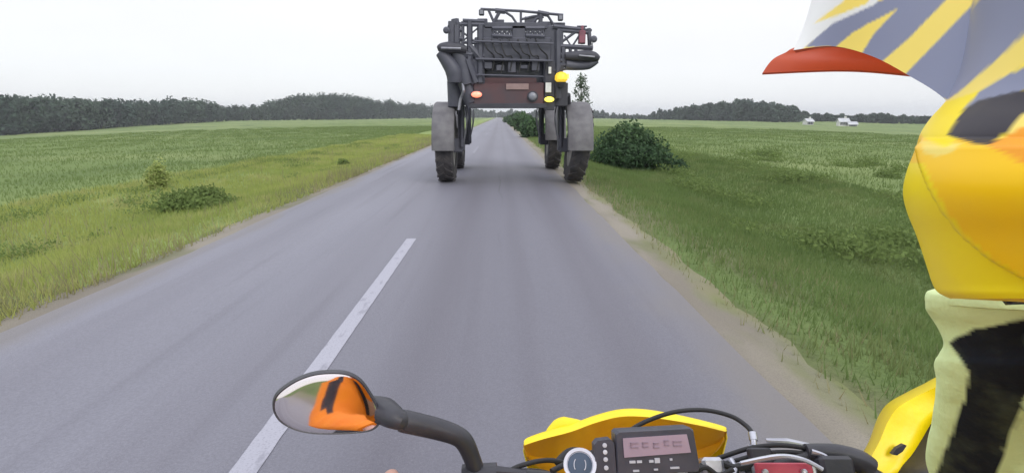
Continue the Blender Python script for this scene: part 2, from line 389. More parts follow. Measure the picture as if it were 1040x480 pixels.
# centre line dashes, 6 m long every 24 m
for y0, y1 in ((1.4, 7.45), (25.4, 31.4), (49.4, 55.4), (73.4, 79.4), (97.4, 103.4)):
    mb = MB(); rings = []
    for y in np.linspace(y0, y1, 60):
        e1 = .004*noise.noise(Vector((y*9, 0, 0))); e2 = .004*noise.noise(Vector((y*9, 7, 0)))
        xa, xb = CENTRE-.066+e1, CENTRE+.066+e2
        rings.append([Vector((xa, y, road_z(xa)+.004)), Vector((CENTRE, y, .0245)), Vector((xb, y, road_z(xb)+.004))])
    mb.loft(rings, closed=False, cap=False)
    tag(obj('lane_marking', mb, M['paint' if y0 < 5 else 'paint_old'], origin=(0, 0, 0)), 'white centre line dash painted on the asphalt', kind='structure')

# ------------------------------------------------------------------ grass (uncountable)
def blades(name, n, fx, fy, hgt, wid, m, label, lean=.45, dens=None):
    x = fx(n); y = fy(n)
    if dens is not None:
        k = dens(x, y) > RNG.random(len(x)); x = x[k]; y = y[k]
    n = len(x); z = hz(x, y)-.01
    h = hgt*(.45+.9*RNG.random(n))*(1+np.clip(np.sqrt(x*x+y*y)/60, 0, 2)*.2); wd = wid*(.6+.8*RNG.random(n))*(1+np.sqrt(x*x+y*y)/16)
    a = RNG.random(n)*2*np.pi; la = RNG.random(n)*2*np.pi; ll = h*lean*(.3+RNG.random(n))
    dx, dy = np.cos(a)*wd/2, np.sin(a)*wd/2; tx, ty = np.cos(la)*ll, np.sin(la)*ll
    co = np.zeros((n, 3, 3)); b = np.stack([x, y, z], -1)
    co[:, 0] = b+np.stack([-dx, -dy, 0*z], -1); co[:, 1] = b+np.stack([dx, dy, 0*z], -1); co[:, 2] = b+np.stack([tx, ty, h], -1)
    o = fastmesh(name, co.reshape(-1, 3), 3, m); tag(o, label, 'grass', kind='stuff'); return o
U = lambda lo, hi, p=1.: (lambda n: lo+(hi-lo)*RNG.random(n)**p)
def patch(x, y, s): return .5+.5*np.sin(x*s+2*np.sin(y*s*.4))*np.cos(y*s*.45+np.sin(x*s*.8))
blades('verge_grass', 170000, U(ROAD_L-.28, -10.5, 1.1), U(3, 60, 1.7), .12, .009, M['blade_l'], 'yellow green verge grass left of the road', dens=lambda x, y: .35+.65*patch(x, y, 1.4)+.3*(x < -5))
blades('dry_grass', 22000, U(ROAD_L-.2, -9, 1.5), U(3, 50, 1.6), .24, .008, M['dry'], 'dry straw coloured stems in the left verge', dens=lambda x, y: patch(x, y, .9)**2)
blades('meadow_grass', 150000, U(-9.5, -60, 1.6), U(8, 110, 1.2), .10, .014, M['blade_f'], 'short green crop across the left field', dens=lambda x, y: .5+.5*patch(x, y, .3))
blades('ditch_grass', 190000, U(ROAD_R+.38, 10, .9), U(2, 60, 1.7), .13, .009, M['blade_r'], 'dark green ditch grass right of the road', dens=lambda x, y: np.clip((x-2.0)/.9, .08, 1))
blades('shoulder_grass', 9000, U(ROAD_R+.25, 4, 1.0), U(2, 50, 1.6), .11, .008, M['dry'], 'thin dry grass along the right gravel shoulder', dens=lambda x, y: .7*patch(x, y, 1.7))
blades('meadow_grass', 150000, U(9, 65, 1.5), U(5, 110, 1.2), .11, .014, M['blade_f'], 'short green crop across the right field', dens=lambda x, y: .5+.5*patch(x, y, .3))

# ------------------------------------------------------------------ foliage
def leafcloud(blobs, n, size, flat=1.):
    """n quads spread through ellipsoid blobs (cx,cy,cz,rx,ry,rz), biased to their shells"""
    bl = np.array(blobs, float); wgt = (bl[:, 3]*bl[:, 4]+bl[:, 5]*bl[:, 3])**1.0; idx = RNG.choice(len(bl), n, p=wgt/wgt.sum())
    d = RNG.normal(size=(n, 3)); d /= np.linalg.norm(d, axis=1)[:, None]
    r = RNG.random(n)**.42*(1+.18*np.sin(d[:, 0]*7+idx)*np.cos(d[:, 2]*6+idx*1.7))
    c = bl[idx, :3]+d*r[:, None]*bl[idx, 3:]
    nrm = d*.7+RNG.normal(size=(n, 3))*.6; nrm /= np.linalg.norm(nrm, axis=1)[:, None]
    t = np.cross(nrm, RNG.normal(size=(n, 3))); t /= np.linalg.norm(t, axis=1)[:, None]; b = np.cross(nrm, t)
    s = size*(.5+RNG.random(n))[:, None]
    co = np.stack([c-t*s-b*s*.35, c+b*s*.6-t*s*.1, c+t*s+b*s*.2, c-b*s*.6+t*s*.1], 1)
    return co.reshape(-1, 3)
def ground_at(x, y): return float(hz(x, y))
def bush(name, x, y, wdt, hgt, label, cat, group=None, m='bush', n=3500, leaf=.06, seed=0, trunk=True):
    rg = random.Random(seed); g = ground_at(x, y)
    root = empty(name, (x, y, g-.03), label, cat, group); root['_o'] = (x, y, g-.03)
    bl = []
    for i in range(14):
        a = rg.random()*6.28; q = rg.random()**.6; rr = wdt*.5*(.30+.22*rg.random())
        px, py = x+math.cos(a)*q*(wdt*.5-rr*.7), y+math.sin(a)*q*(wdt*.4-rr*.6); top = hgt*(1-.45*q*q)*(.72+.3*rg.random())
        rz = min(hgt*.3, top*.5)
        bl.append((px, py, g+max(top-rz, rz*.8), rr, rr, rz))
        bl.append((px, py, g+hgt*.22, rr*.95, rr*.95, hgt*.26))
    fastmesh('crown', leafcloud(bl, n, leaf), 4, M[m], wl(root), root)
    if trunk:
        mb = MB()
        for b in bl[::3]:
            mid = Vector((x+(b[0]-x)*.35, y+(b[1]-y)*.35, g+hgt*.2)); mb.tube([(x, y, g-.05), mid, (b[0], b[1], b[2])], [.035*hgt/1.8, .025*hgt/1.8, .008], 6)
        obj('stem', mb, M['bark'], root, smooth=True)
    return root
def tree(name, x, y, hgt, wdt, label, group=None, m='bush', n=3000, leaf=.1, seed=0, z0=.2, cat='tree'):
    rg = random.Random(seed); g = ground_at(x, y); root = empty(name, (x, y, g-.03), label, cat, group)
    mb = MB(); top = Vector((x+rg.uniform(-.05, .05)*hgt, y, g+hgt*.9)); bl = []
    mb.tube([(x, y, g-.1), (x+.01*hgt, y, g+hgt*.4), top], [hgt*.018, hgt*.012, hgt*.003], 7)
    for i in range(20):
        t = z0+(1-z0)*(i+.5)/20; a = i*2.4+rg.random(); prof = math.sin(math.pi*min(1, (t-z0)/(1-z0)*.8+.18))**.7
        R = wdt*.5*prof*(.6+.5*rg.random()); base = Vector((x, y, g+hgt*t*.85)); e_ = Vector((x+math.cos(a)*R*.7, y+math.sin(a)*R*.7, g+hgt*(t*.92+.03)))
        mb.tube([base, (base+e_)/2+Vector((0, 0, .01*hgt)), e_], [hgt*.006, hgt*.004, hgt*.002], 5)
        rr = wdt*(.13+.08*rg.random()); bl.append((e_.x, e_.y, e_.z, rr, rr, rr*1.15))
    obj('trunk', mb, M['bark'], root, smooth=True)
    fastmesh('crown', leafcloud(bl, n, leaf), 4, M[m], wl(root), root); return root

bush('roadside_bush', 5.4, 23.0, 3.7, 2.15, 'big round dark green bush right of the sprayer', 'bush', n=15000, leaf=.065, seed=3)
bush('roadside_bush', 6.9, 21.5, .8, .55, 'small low bush at the right foot of the big dark bush', 'bush', n=1400, leaf=.045, seed=5)
tree('young_tree', 4.25, 30, 4.3, 1.35, 'slender young tree with sparse grey green leaves behind the right mudguard', m='sap', n=1500, leaf=.05, seed=11, z0=.25)
for i, (x, y, wd_, h_, lb) in enumerate(((2.9, 46, 3.0, 1.75, 'nearest roadside bush beyond the right front wheel'), (3.0, 66, 3.6, 2.1, 'mid distance bush seen under the sprayer right of the road'),
        (3.4, 95, 4.5, 2.6, 'far bush under the sprayer just right of the road'), (4.2, 150, 7, 3.9, 'farthest bush where the road meets the horizon'))):
    bush('roadside_bush', x, y, wd_, h_, lb, 'bush', 'bushes along the right side of the road', n=2600, leaf=.10+.0015*y, seed=20+i)
bush('verge_weeds', -6.65, 12.2, 2.0, .58, 'dark low clump of weeds in the left verge', 'weeds', m='weed', n=5200, leaf=.035, seed=31, trunk=False)
bush('verge_weeds', -9.2, 15.2, .75, 1.0, 'tall pale yellow weed standing in the left field edge', 'weeds', m='yweed', n=2400, leaf=.03, seed=32, trunk=False)
bush('verge_weeds', -6.1, 22, .5, .42, 'little weed beside the left road edge further ahead', 'weeds', m='weed', n=600, leaf=.035, seed=33, trunk=False)
def weedstuff(name, pts, m, label, n=16000, leaf=.04):
    bl = []
    for x, y, r, h in pts:
        for k in range(5):
            a, q = random.random()*6.28, random.random(); xx = x+math.cos(a)*q*r; yy_ = y+math.sin(a)*q*r*1.6; bl.append((xx, yy_, ground_at(xx, yy_)+h*.35, r*.5, r*.8, h*.6))
    o = fastmesh(name, leafcloud(bl, n, leaf), 4, M[m]); tag(o, label, 'weeds', kind='stuff')
rg = random.Random(77)
weedstuff('tall_weeds', [(rg.uniform(5, 15), rg.uniform(7, 28), rg.uniform(.4, 1.1), rg.uniform(.2, .45)) for _ in range(46)], 'weed', 'rank dark weeds between ditch and right field', 34000, .035)
weedstuff('tall_weeds', [(rg.uniform(-11, -6), rg.uniform(7, 40), rg.uniform(.3, .8), rg.uniform(.12, .28)) for _ in range(26)], 'weed', 'pale weeds scattered through the left verge', 9000, .022)

# far woods, each one mass
def far_wood(name, line, label, n, leaf=.75, seed=1):
    """line: (px, depth, top_py) along the wood"""
    rg = random.Random(seed); bl = []; mt = MB(); pts = []
    for i in range(len(line)-1):
        (pa, ya, ta), (pb, yb, tb) = line[i], line[i+1]; steps = max(2, int(abs(pb-pa)/2.2))
        for k in range(steps):
            t = k/steps; pts.append((pa+(pb-pa)*t, ya+(yb-ya)*t, ta+(tb-ta)*t))
    for px, Yd, tp in pts:
        for row in range(2):
            Y_ = Yd*(1+.07*row)+rg.uniform(-4, 4); w_ = W(px+rg.uniform(-1.5, 1.5), tp+rg.uniform(-1, 3.0)+(3 if rg.random() < .3 else 0)-(2 if rg.random() < .12 else 0), Y_); g = ground_at(w_.x, w_.y); h = max(w_.z-g, 3)
            r = h*rg.uniform(.16, .26)
            bl.append((w_.x, w_.y, g+h-r*1.2, r, r, r*1.25)); bl.append((w_.x+rg.uniform(-r, r), w_.y, g+h*.5, r*1.2, r*1.2, h*.36)); bl.append((w_.x+rg.uniform(-r, r), w_.y-r*.4, g+h*.22, r*1.1, r, h*.24))
            if row == 0: mt.tube([(w_.x, w_.y, g-.3), (w_.x, w_.y, g+h*.7)], [h*.02, h*.008], 5)
    co = leafcloud(bl, n, leaf)
    o = fastmesh(name, co, 4, M['wood']); tag(o, label, 'wood', kind='stuff'); return o
far_wood('distant_wood', [(-60, 185, 98), (0, 200, 96), (40, 215, 98), (90, 235, 100), (150, 270, 102), (165, 275, 100), (200, 300, 100), (235, 330, 107), (262, 350, 106), (285, 370, 99), (305, 380, 96), (340, 400, 95), (365, 420, 98), (400, 460, 103), (440, 520, 107), (470, 620, 110)],
         'dark wood lining the far edge of the left field', 150000, .62, 2)
far_wood('distant_wood', [(655, 430, 117), (665, 400, 113), (700, 350, 108), (730, 330, 104), (755, 320, 102), (775, 310, 105), (795, 300, 106), (812, 300, 109)],
         'dark humped wood right of the big bush', 60000, .75, 3)
far_wood('distant_wood', [(800, 330, 113), (830, 320, 115), (860, 310, 119), (875, 300, 116), (890, 290, 115), (910, 285, 118), (935, 280, 121), (990, 270, 120), (1060, 260, 120)],
         'lower wood behind the white houses beside the helmet', 60000, .7, 4)
far_wood('distant_wood', [(470, 640, 111), (500, 700, 113), (530, 640, 113), (580, 600, 114), (620, 520, 115), (655, 450, 117)],
         'thin dark treeline closing the road ahead', 30000, 1.1, 5)

# ------------------------------------------------------------------ far white houses
def house(px, py, Y_, wd_, dp, h, rot, label, chimney=True):
    w_ = W(px, py, Y_); g = ground_at(w_.x, w_.y); root = empty('white_house', (w_.x, w_.y, g-.3), label, 'house', 'white houses by the far wood')
    R = Matrix.Rotation(rot, 3, 'Z'); c = Vector((w_.x, w_.y, g)); T = lambda x, y, z: c+R@Vector((x, y, z))
    mb = MB(); mb.box(T(0, 0, h/2-.15), (wd_, dp, h+.3), R, bev=.02)
    for s_ in (-1, 1): mb.slab([T(s_*wd_/2*.995, -dp/2, h), T(s_*wd_/2*.995, dp/2, h), T(s_*wd_/2*.995, 0, h+dp*.42)], R@Vector((-s_*.2, 0, 0)))
    obj('wall', mb, M['wall'], root)
    mb = MB()
    for s_ in (-1, 1): mb.slab([T(-wd_/2-.4, s_*(dp/2+.4), h-.15), T(wd_/2+.4, s_*(dp/2+.4), h-.15), T(wd_/2+.4, 0, h+dp*.44), T(-wd_/2-.4, 0, h+dp*.44)], (0, 0, .15))
    ro = obj('roof', mb, M['roof'], root)
    if chimney: mb = MB(); mb.box(T(wd_*.2, 0, h+dp*.5), (.7, .7, 1.4), R); obj('chimney', mb, M['wall'], ro)
    for k in (-.3, 0, .3):
        mb = MB(); mb.box(T(wd_*k, -dp/2-.03, h*.55), (1.0, .12, 1.2), R)
        wi = obj('window', mb, M['glass'], root)
        mb = MB(); mb.box(T(wd_*k, -dp/2-.06, h*.55-.68), (1.2, .2, .12), R); mb.box(T(wd_*k, -dp/2-.11, h*.55), (.07, .05, 1.2), R); obj('frame', mb, M['wall'], wi)
    return root
house(820, 131, 262, 3.6, 2.8, 1.5, .25, 'left white house, small with a pointed gable, by the wood')
house(855, 133, 252, 4, 3.4, 1.7, -.15, 'middle white house, the largest, in front of the right wood')
house(864, 135, 250, 3.6, 2.4, .9, -.1, 'low white outbuilding right of the largest white house', False)

# ------------------------------------------------------------------ sprayer
YR = 14.45; YF = 18.2
spr = empty('crop_sprayer', (.25, 16.0, 0), 'tall dark high clearance crop sprayer with folded boom driving ahead on the road', 'sprayer')
ZC = .95
def wheel(xc, yc, name='wheel', tilt=0.):
    root = sub(name, spr); R = .95; wd_ = .43; xc -= tilt*.5; ax = Vector((1, 0, tilt)).normalized()
    c = Vector((xc, yc, R-.01))
    mb = MB(); pr = [(-wd_/2*.8, R*.60), (-wd_/2, R*.72), (-wd_/2*.98, R*.88), (-wd_/2*.82, R*.955), (-wd_*.2, R*.97), (wd_*.2, R*.97), (wd_/2*.82, R*.955), (wd_/2*.98, R*.88), (wd_/2, R*.72), (wd_/2*.8, R*.60)]
    mb.lathe(c, ax, pr, 48)
    u = ax.orthogonal().normalized(); v = ax.cross(u)
    for k in range(22):
        for s_ in (-1, 1):
            a0 = 2*math.pi*(k+(.5 if s_ > 0 else 0))/22; pts = []
            q = []
            for (h, da) in ((.01, 0), (wd_/2*.95, .17)):
                for dd in (-.045, .045):
                    for rr in (R*.95, R*1.0 if h < .1 else R*.985):
                        a = a0+da+dd; q.append(c+ax*h*s_+(u*math.cos(a)+v*math.sin(a))*rr)
            mb.add(q, [(0, 1, 3, 2), (4, 6, 7, 5), (0, 4, 5, 1), (2, 3, 7, 6), (1, 5, 7, 3), (0, 2, 6, 4)])
    obj('tyre', mb, M['tyre'], root, smooth=True)
    mb = MB(); mb.lathe(c, ax, [(-wd_*.42, R*.61), (-wd_*.42, R*.57), (-.05, R*.50), (-.05, R*.15), (-.16, R*.14), (-.16, .01)], 32)
    mb.lathe(c, ax, [(wd_*.42, R*.61), (wd_*.42, R*.57), (.05, R*.50), (.05, R*.15), (.16, R*.14), (.16, .01)], 32)
    obj('rim', mb, M['rim'], root, smooth=True)
def fender(xc, yc, a0, a1, wd_=.58, R=1.03):
    mb = MB(); rings = []
    for k in range(15):
        a = math.radians(a0+(a1-a0)*k/14); row = []
        for (ox, orr) in ((-wd_/2, -.16), (-wd_/2, 0), (-wd_/2+.05, .035), (wd_/2-.05, .035), (wd_/2, 0), (wd_/2, -.16), (wd_/2-.02, -.16), (wd_/2-.02, -.01), (-wd_/2+.02, -.01), (-wd_/2+.02, -.16)):
            r = R+orr; row.append(Vector((xc+ox, yc-math.cos(a)*r, .94+math.sin(a)*r)))
        rings.append(row)
    mb.loft(rings); o = obj('mudguard', mb, M['fender'], spr, smooth=True)
    mb = MB(); s_ = 1 if xc < .25 else -1
    mb.tube([(xc+s_*wd_*.5, yc, 1.95), (xc+s_*(wd_*.5+.12), yc, 1.7), (xc+s_*(wd_*.5+.1), yc, 1.0)], .03); obj('bracket', mb, M['dark'], o)
XL, XR = -1.36, 1.93
for x, y, tl in ((XL, YR, 0), (XR, YR, .13), (-1.38, YF, 0), (1.70, YF, .05)): wheel(x, y, tilt=-tl)
fender(XL, YR, -5, 120, .53); fender(XR, YR, -5, 120, .60); fender(-1.38, YF, 20, 130, .5); fender(1.70, YF, 0, 130, .62)
for x, y in ((XL, YR), (XR, YR), (-1.38, YF), (1.70, YF)):   # legs
    s_ = 1 if x < .25 else -1; mb = MB()
    mb.box((x+s_*.38, y, 1.45), (.16, .26, 1.3)); mb.tube([(x+s_*.40, y-.2, .9), (x+s_*.42, y-.2, 2.2)], .05, 10); mb.box((x+s_*.30, y, .93), (.24, .34, .34)); mb.tube([(x+s_*.30, y, .93), (x+s_*.1, y, .93)], .16, 14)
    lg = obj('leg', mb, M['dark'], spr, smooth='auto')
    mb = MB(); mb.tube([(x+s_*.47, y-.12, 2.1), (x+s_*.56, y-.25, 1.6), (x+s_*.44, y-.1, 1.0)], .018, 6, smooth=6); mb.tube([(x+s_*.44, y-.28, 2.1), (x+s_*.53, y-.33, 1.5), (x+s_*.42, y-.2, .95)], .014, 6, smooth=6); obj('hose', mb, M['pipe'], lg)
mb = MB()
for x in (-.55, 1.05): mb.box((x, 16.3, 2.12), (.16, 5.0, .28), bev=.05)
for y in (13.95, YR, YF): mb.box((.25, y, 2.08), (3.0 if y > 14 else 1.9, .2, .2), bev=.05)
obj('chassis', mb, M['darker'], spr)
# tank body
def boxpx(mb, x0, y0, x1, y1, Y_, depth, bev=.08, mi=0):
    a = W(x0, y1, Y_); b = W(x1, y0, Y_); mb.box(((a.x+b.x)/2, Y_+depth/2, (a.z+b.z)/2), (b.x-a.x, depth, b.z-a.z), None, mi, bev)
YB = 13.6
mb = MB(); rings = []
c0 = W(522, 70, YB)
for (yo, sx_, sz_) in ((0, .82, .80), (.06, .92, .93), (.2, 1, 1), (2.3, 1, 1), (2.5, .9, .9)):
    row = []
    for k in range(32):
        a = 2*math.pi*k/32; cx_, sn = math.cos(a), math.sin(a); q = 3.2
        r = (abs(cx_)**q+abs(sn)**q)**(-1/q); row.append(Vector((c0.x+cx_*r*1.12*sx_, YB+.25+yo, c0.z+sn*r*.78*sz_)))
    rings.append(row)
mb.loft(rings); obj('spray_tank', mb, M['panel'], spr, smooth=True)
mb = MB(); boxpx(mb, 481, 84, 553, 108, YB, .35, .15); boxpx(mb, 490, 79, 545, 86, YB+.05, .25, .3); obj('rear_panel', mb, M['red'], spr)
mb = MB(); boxpx(mb, 476, 105, 556, 110, YB-.03, .2, .2); obj('bumper', mb, M['darker'], spr)
mb = MB(); boxpx(mb, 514, 85, 537, 91, YB-.03, .04); obj('number_plate', mb, M['plate'], spr)
for nm, x, y, rw, rh, m in (('tail_lamp', 484, 96, .125, .07, 'red_lit'), ('side_lamp', 558, 101, .115, .065, 'yel_lit'), ('round_lens', 541, 98, .10, .10, 'lens')):
    c = W(x, y, YB-.06); mb = MB(); mb.lathe(c+Vector((0, .06, 0)), (0, 1, 0), [(-.02, rw*1.3), (.06, rw*1.3)], 20)
    mb.v = [Vector((v.x, v.y, c.z+(v.z-c.z)*rh/rw)) for v in mb.v]; hs = obj('lamp_housing', mb, M['darker'], spr)
    mb = MB(); mb.lathe(c, (0, 1, 0), [(-.05, .01), (-.045, rw*.6), (-.02, rw*.9), (.03, rw), (.06, rw)], 20)
    mb.v = [Vector((v.x, v.y, c.z+(v.z-c.z)*rh/rw)) for v in mb.v]; obj('lamp_lens', mb, M[m], hs, smooth=True)
mb = MB(); boxpx(mb, 554, 84, 560, 94, YB-.08, .05, .3); obj('reflector', mb, M['white_lit'], spr)
mb = MB(); boxpx(mb, 557, 68, 560, 75, YB-.08, .05, .3); obj('reflector', mb, M['white_lit'], spr)
mb = MB(); boxpx(mb, 553, 62, 564, 112, YB-.02, .25, .1); boxpx(mb, 562, 84, 577, 108, YB+.1, .5, .1); obj('side_post', mb, M['darker'], spr)
# amber beacon with yellow shade
c = W(570, 79, YB-.1); mb = MB(); mb.lathe(c, (0, 0, 1), [(-.10, .10), (-.05, .15), (.04, .15), (.10, .11), (.13, .04)], 16); bo = obj('beacon', mb, M['beacon'], spr, smooth=True)
mb = MB(); mb.lathe(c+Vector((0, 0, -.16)), (0, 0, 1), [(-.06, .06), (.06, .12)], 12); obj('beacon_base', mb, M['darker'], bo)
mb = MB(); boxpx(mb, 573, 75, 578, 80, YB-.16, .05, .3); obj('beacon_lamp', mb, M['yel_lit'], spr)
mb = MB(); mb.tube([W(562, 72, YB), W(575, 70, YB-.05), W(585, 68, YB)], .03); mb.tube([W(580, 70, YB), W(584, 60, YB)], .02); obj('beacon_arm', mb, M['darker'], spr)
# left dark drum above the wheel (455-470, 80-110)
mb = MB(); ra = W(462, 82, YB+.4); rb = W(463, 109, YB+.4); mb.lathe(rb, (ra-rb), [(0, .15), (.02, .19), ((ra-rb).length-.02, .19), ((ra-rb).length, .15)], 20); obj('side_canister', mb, M['dark'], spr, smooth='auto')
mb = MB(); mb.tube([W(469, 84, YB), W(471, 92, YB-.1), W(468, 100, YB), W(466, 112, YB)], .035, 8, smooth=5); obj('hose', mb, M['pipe'], spr)
# central lattice tower, boom frames
def bars(name, lst, m, Y_=YB-.1, r=.035, parent=spr, n=6):
    mb = MB()
    for a in lst:
        rr = r; pts = a
        if isinstance(a[-1], (int, float)): rr = a[-1]; pts = a[:-1]
        mb.tube([W(p[0], p[1], p[2] if len(p) > 2 else Y_) for p in pts], rr, n)
    return obj(name, mb, M[m], parent, smooth='auto')
mb = MB(); boxpx(mb, 482, 38, 560, 62, YB-.02, .5, .1); boxpx(mb, 492, 23, 556, 29, YB, .4, .1); boxpx(mb, 520, 26, 534, 40, YB, .4, .1); boxpx(mb, 490, 27, 500, 40, YB, .4, .1); boxpx(mb, 552, 26, 566, 84, YB+.02, .4, .1); boxpx(mb, 478, 60, 492, 86, YB, .3, .1)
obj('boom_carrier', mb, M['dark'], spr)
zig = []
for x0, x1 in ((500, 520), (534, 553)):
    k = 4
    for i in range(k):
        xa = x0+(x1-x0)*i/k; xb = x0+(x1-x0)*(i+1)/k; xm = (xa+xb)/2; zig += [((xa, 40), (xm, 27), .028), ((xm, 27), (xb, 40), .028)]
    zig += [((x0, 36.5), (x1, 37.5), .05), ((x0, 29), (x1, 29), .05)]
    bars('lattice', zig, 'dark', YB); zig = []
# blocks behind the open frames, cab seen behind
mb = MB(); a = W(484, 45, 17.6); b_ = W(556, 112, 17.6); mb.box(((a.x+b_.x)/2, 18.3, (a.z+b_.z)/2+.1), (b_.x-a.x, 1.6, a.z-b_.z), None, 0, .1); obj('cab', mb, M['darker'], spr)
# top rack
tr = bars('top_rack', [((488, 9.5), (530, 11.5), (572, 15.5), .032), ((496, 10), (503, 26), .03), ((508, 11), (500, 26), .045), ((511, 11), (520, 17), (526, 26), .03), ((529, 11.5), (529, 24), .028),
      ((541, 24), (545, 19), (552, 17), .04), ((549, 13), (549, 26), .05), ((555, 14), (562, 25), .03), ((503, 11), (513, 12), .06), ((546, 13), (557, 15), .06), ((529, 20), (541, 17), (549, 16), .03)], 'dark', YB+.1)
for x, y in ((489, 12.5), (569.5, 18)):
    mb = MB(); boxpx(mb, x-2.7, y-3, x+2.7, y+3, YB, .12, .3); lo_ = obj('work_lamp', mb, M['darker'], spr)
    mb = MB(); boxpx(mb, x-1.8, y-2, x+1.8, y+2, YB-.02, .02, .3); obj('lamp_glass', mb, M['lens'], lo_)
for q in ((501, 20, 512, 27), (533, 17, 545, 27), (546, 22, 561, 27), (485, 19, 495, 26), (562, 23, 574, 31)):
    mb = MB(); boxpx(mb, *q, YB+.1, .2); obj('hydraulic_block', mb, M['dark'], spr)
# left wing of the folded boom
bars('boom_section', [((470, 21), (492, 22), .045), ((456, 24.5), (492, 25.5), .05), ((470, 22), (470, 52), .04), ((477, 22), (477, 62), .07), ((470, 33), (486, 45), .025), ((486, 28), (470, 42), .02), ((469, 43), (484, 44), .04), ((469, 50), (484, 53), .05), ((484, 56), (492, 57), .05),
      ((459, 22), (459, 44), .09), ((464, 23), (464, 45), .09), ((462, 19.5), (463, 26), .09), ((457, 29), (469, 31), .05), ((457, 38), (470, 40), .06), ((477, 47), (490, 62), .08), ((466, 54), (480, 56), .08), ((488, 25), (488, 84), .08), ((475, 60), (484, 84), .09)], 'dark', YB)
bars('boom_section', [((592, 27), (592, 45), .055), ((598, 29), (599, 46), .05), ((562, 27), (590, 30), .05), ((566, 31), (598, 33.5), .045), ((570, 30), (570, 48), .05), ((566, 46), (584, 33), .035), ((566, 47), (602, 49), .06), ((566, 55), (600, 57), .05),
      ((572, 48), (572, 66), .06), ((579, 49), (580, 62), .04), ((566, 62), (596, 62), .06), ((566, 66), (588, 67), .06), ((567, 31), (567, 84), .08), ((585, 49), (584, 64), .04), ((591, 32), (582, 46), .025), ((573, 36), (580, 47), .02), ((590, 30), (601, 31), .03), ((586, 27), (596, 27), .02)], 'dark', YB)
# red painted column on the right wing
mb = MB(); boxpx(mb, 588, 31, 595, 44, YB-.08, .2, .2); boxpx(mb, 590, 26, 593, 31, YB-.06, .15, .3); obj('boom_hinge', mb, M['pink'], spr)
for x, y, s_ in ((453.5, 31, -1), (603, 40, 1)):   # small lamps on stalks
    mb = MB(); c = W(x, y, YB-.1); mb.lathe(c, (0, 1, 0), [(-.05, .04), (-.02, .08), (.05, .06)], 12); mb.tube([c, W(x-s_*5, y+(3 if s_ < 0 else -3), YB)], .012, 6); mb.tube([c, W(x-s_*2, y+(-6 if s_ < 0 else 8), YB)], .01, 6); obj('marker_lamp', mb, M['dark'], spr)
# rounded boom tips
def tip(pts, rads, name='boom_tip'):
    mb = MB(); mb.tube([W(p[0], p[1], YB-.05) for p in pts], rads, 14, smooth=4, flat=.9); o = obj(name, mb, M['darker'], spr, smooth=True)
    return o
o = tip([(444.5, 50), (448, 49), (455, 48.6), (466, 49), (474, 51)], [.06, .12, .15, .13, .09])
mb = MB(); mb.tube([W(448, 49, YB-.22), W(468, 49.5, YB-.20)], .03, 8); obj('boom_pipe', mb, M['pipe'], o)
o = tip([(608.5, 60), (604, 58), (597, 57), (586, 57), (574, 57)], [.06, .12, .15, .13, .09])
mb = MB(); mb.tube([W(604, 58, YB-.22), W(588, 56.5, YB-.20)], .022, 8); obj('boom_pipe', mb, M['pipe'], o)
mb = MB(); mb.tube([W(447, 53, YB), W(455, 63, YB), W(461, 73, YB), W(462, 84, YB)], [.12, .17, .2, .17], 12, smooth=4); mb.tube([W(462, 50, YB+.1), W(468, 62, YB+.1), W(474, 86, YB+.1)], [.16, .2, .18], 10, smooth=4); mb.tube([W(470, 74, YB+.2), W(480, 104, YB+.2)], [.2, .2], 10); obj('wing_support', mb, M['dark'], spr, smooth=True)
mb = MB(); mb.tube([W(607, 62, YB), W(598, 66, YB), W(588, 67, YB), W(575, 66, YB)], [.05, .10, .10, .12], 12, smooth=4); obj('wing_support', mb, M['dark'], spr, smooth=True)
mb = MB(); mb.tube([W(570, 66, YB), W(566, 80, YB), W(567, 100, YB)], .08, 8); mb.tube([W(577, 96, YB+.3), W(578, 118, YB+.8)], .06, 8); obj('strut', mb, M['darker'], spr)
# hoses across the back
mb = MB()
for i in range(7):
    xa = 490+i*9; mb.tube([W(xa, 40, YB-.06), W(xa+5, 50+3*(i % 3), YB-.13), W(xa+12, 58, YB-.06), W(xa+10, 72+2*(i % 2), YB-.08)], .016, 6, smooth=5)
obj('hose_loom', mb, M['hose'], spr, smooth=True)
for i in range(5): mb = MB(); boxpx(mb, 492+i*12, 63+(i % 2)*3, 500+i*12, 70+(i % 3)*2, YB-.06, .12, .2); obj('valve_block', mb, M['dark'], spr)
bars('nozzle_rail', [((482, 42), (562, 44.5), .024), ((483, 60), (561, 62), .026), ((484, 76), (552, 78), .02)], 'dark', YB-.12)

# ------------------------------------------------------------------ motorcycle (camera-near, everything at true depth)
bike_c = CV(.205, 0, .75); BX = bike_c.x
bike = empty('motorcycle', (BX, .35, 0), 'yellow motorcycle cockpit with black mirror, digital display and cables in the foreground', 'motorcycle')
gL, gR = P(390, 520, .74), P(962, 520, .76)
hb = MB(); hb.tube([P(355, 524, .73), P(430, 508, .745), P(487, 486, .75), P(560, 487, .78), P(620, 500, .80), P(720, 486, .80), P(770, 478, .78), P(820, 465, .77), P(868, 467, .765), P(895, 488, .76), P(990, 524, .75)], .0115, 14, smooth=6)
obj('handlebar', hb, M['blackm'], bike, smooth=True)
for a, b_, lb in ((P(350, 524, .73), P(440, 506, .746), 'left'), (P(898, 492, .76), P(995, 524, .75), 'right')):
    mb = MB(); mb.tube([a, a+(b_-a)*.03, b_-(b_-a)*.06, b_-(b_-a)*.05, b_], [.016, .0165, .0165, .022, .022], 16)
    for k in range(14):
        t = .05+.85*k/14; mb.tube([a+(b_-a)*t, a+(b_-a)*(t+.02)], .0178, 12)
    obj('grip', mb, M['black'], bike, smooth='auto')
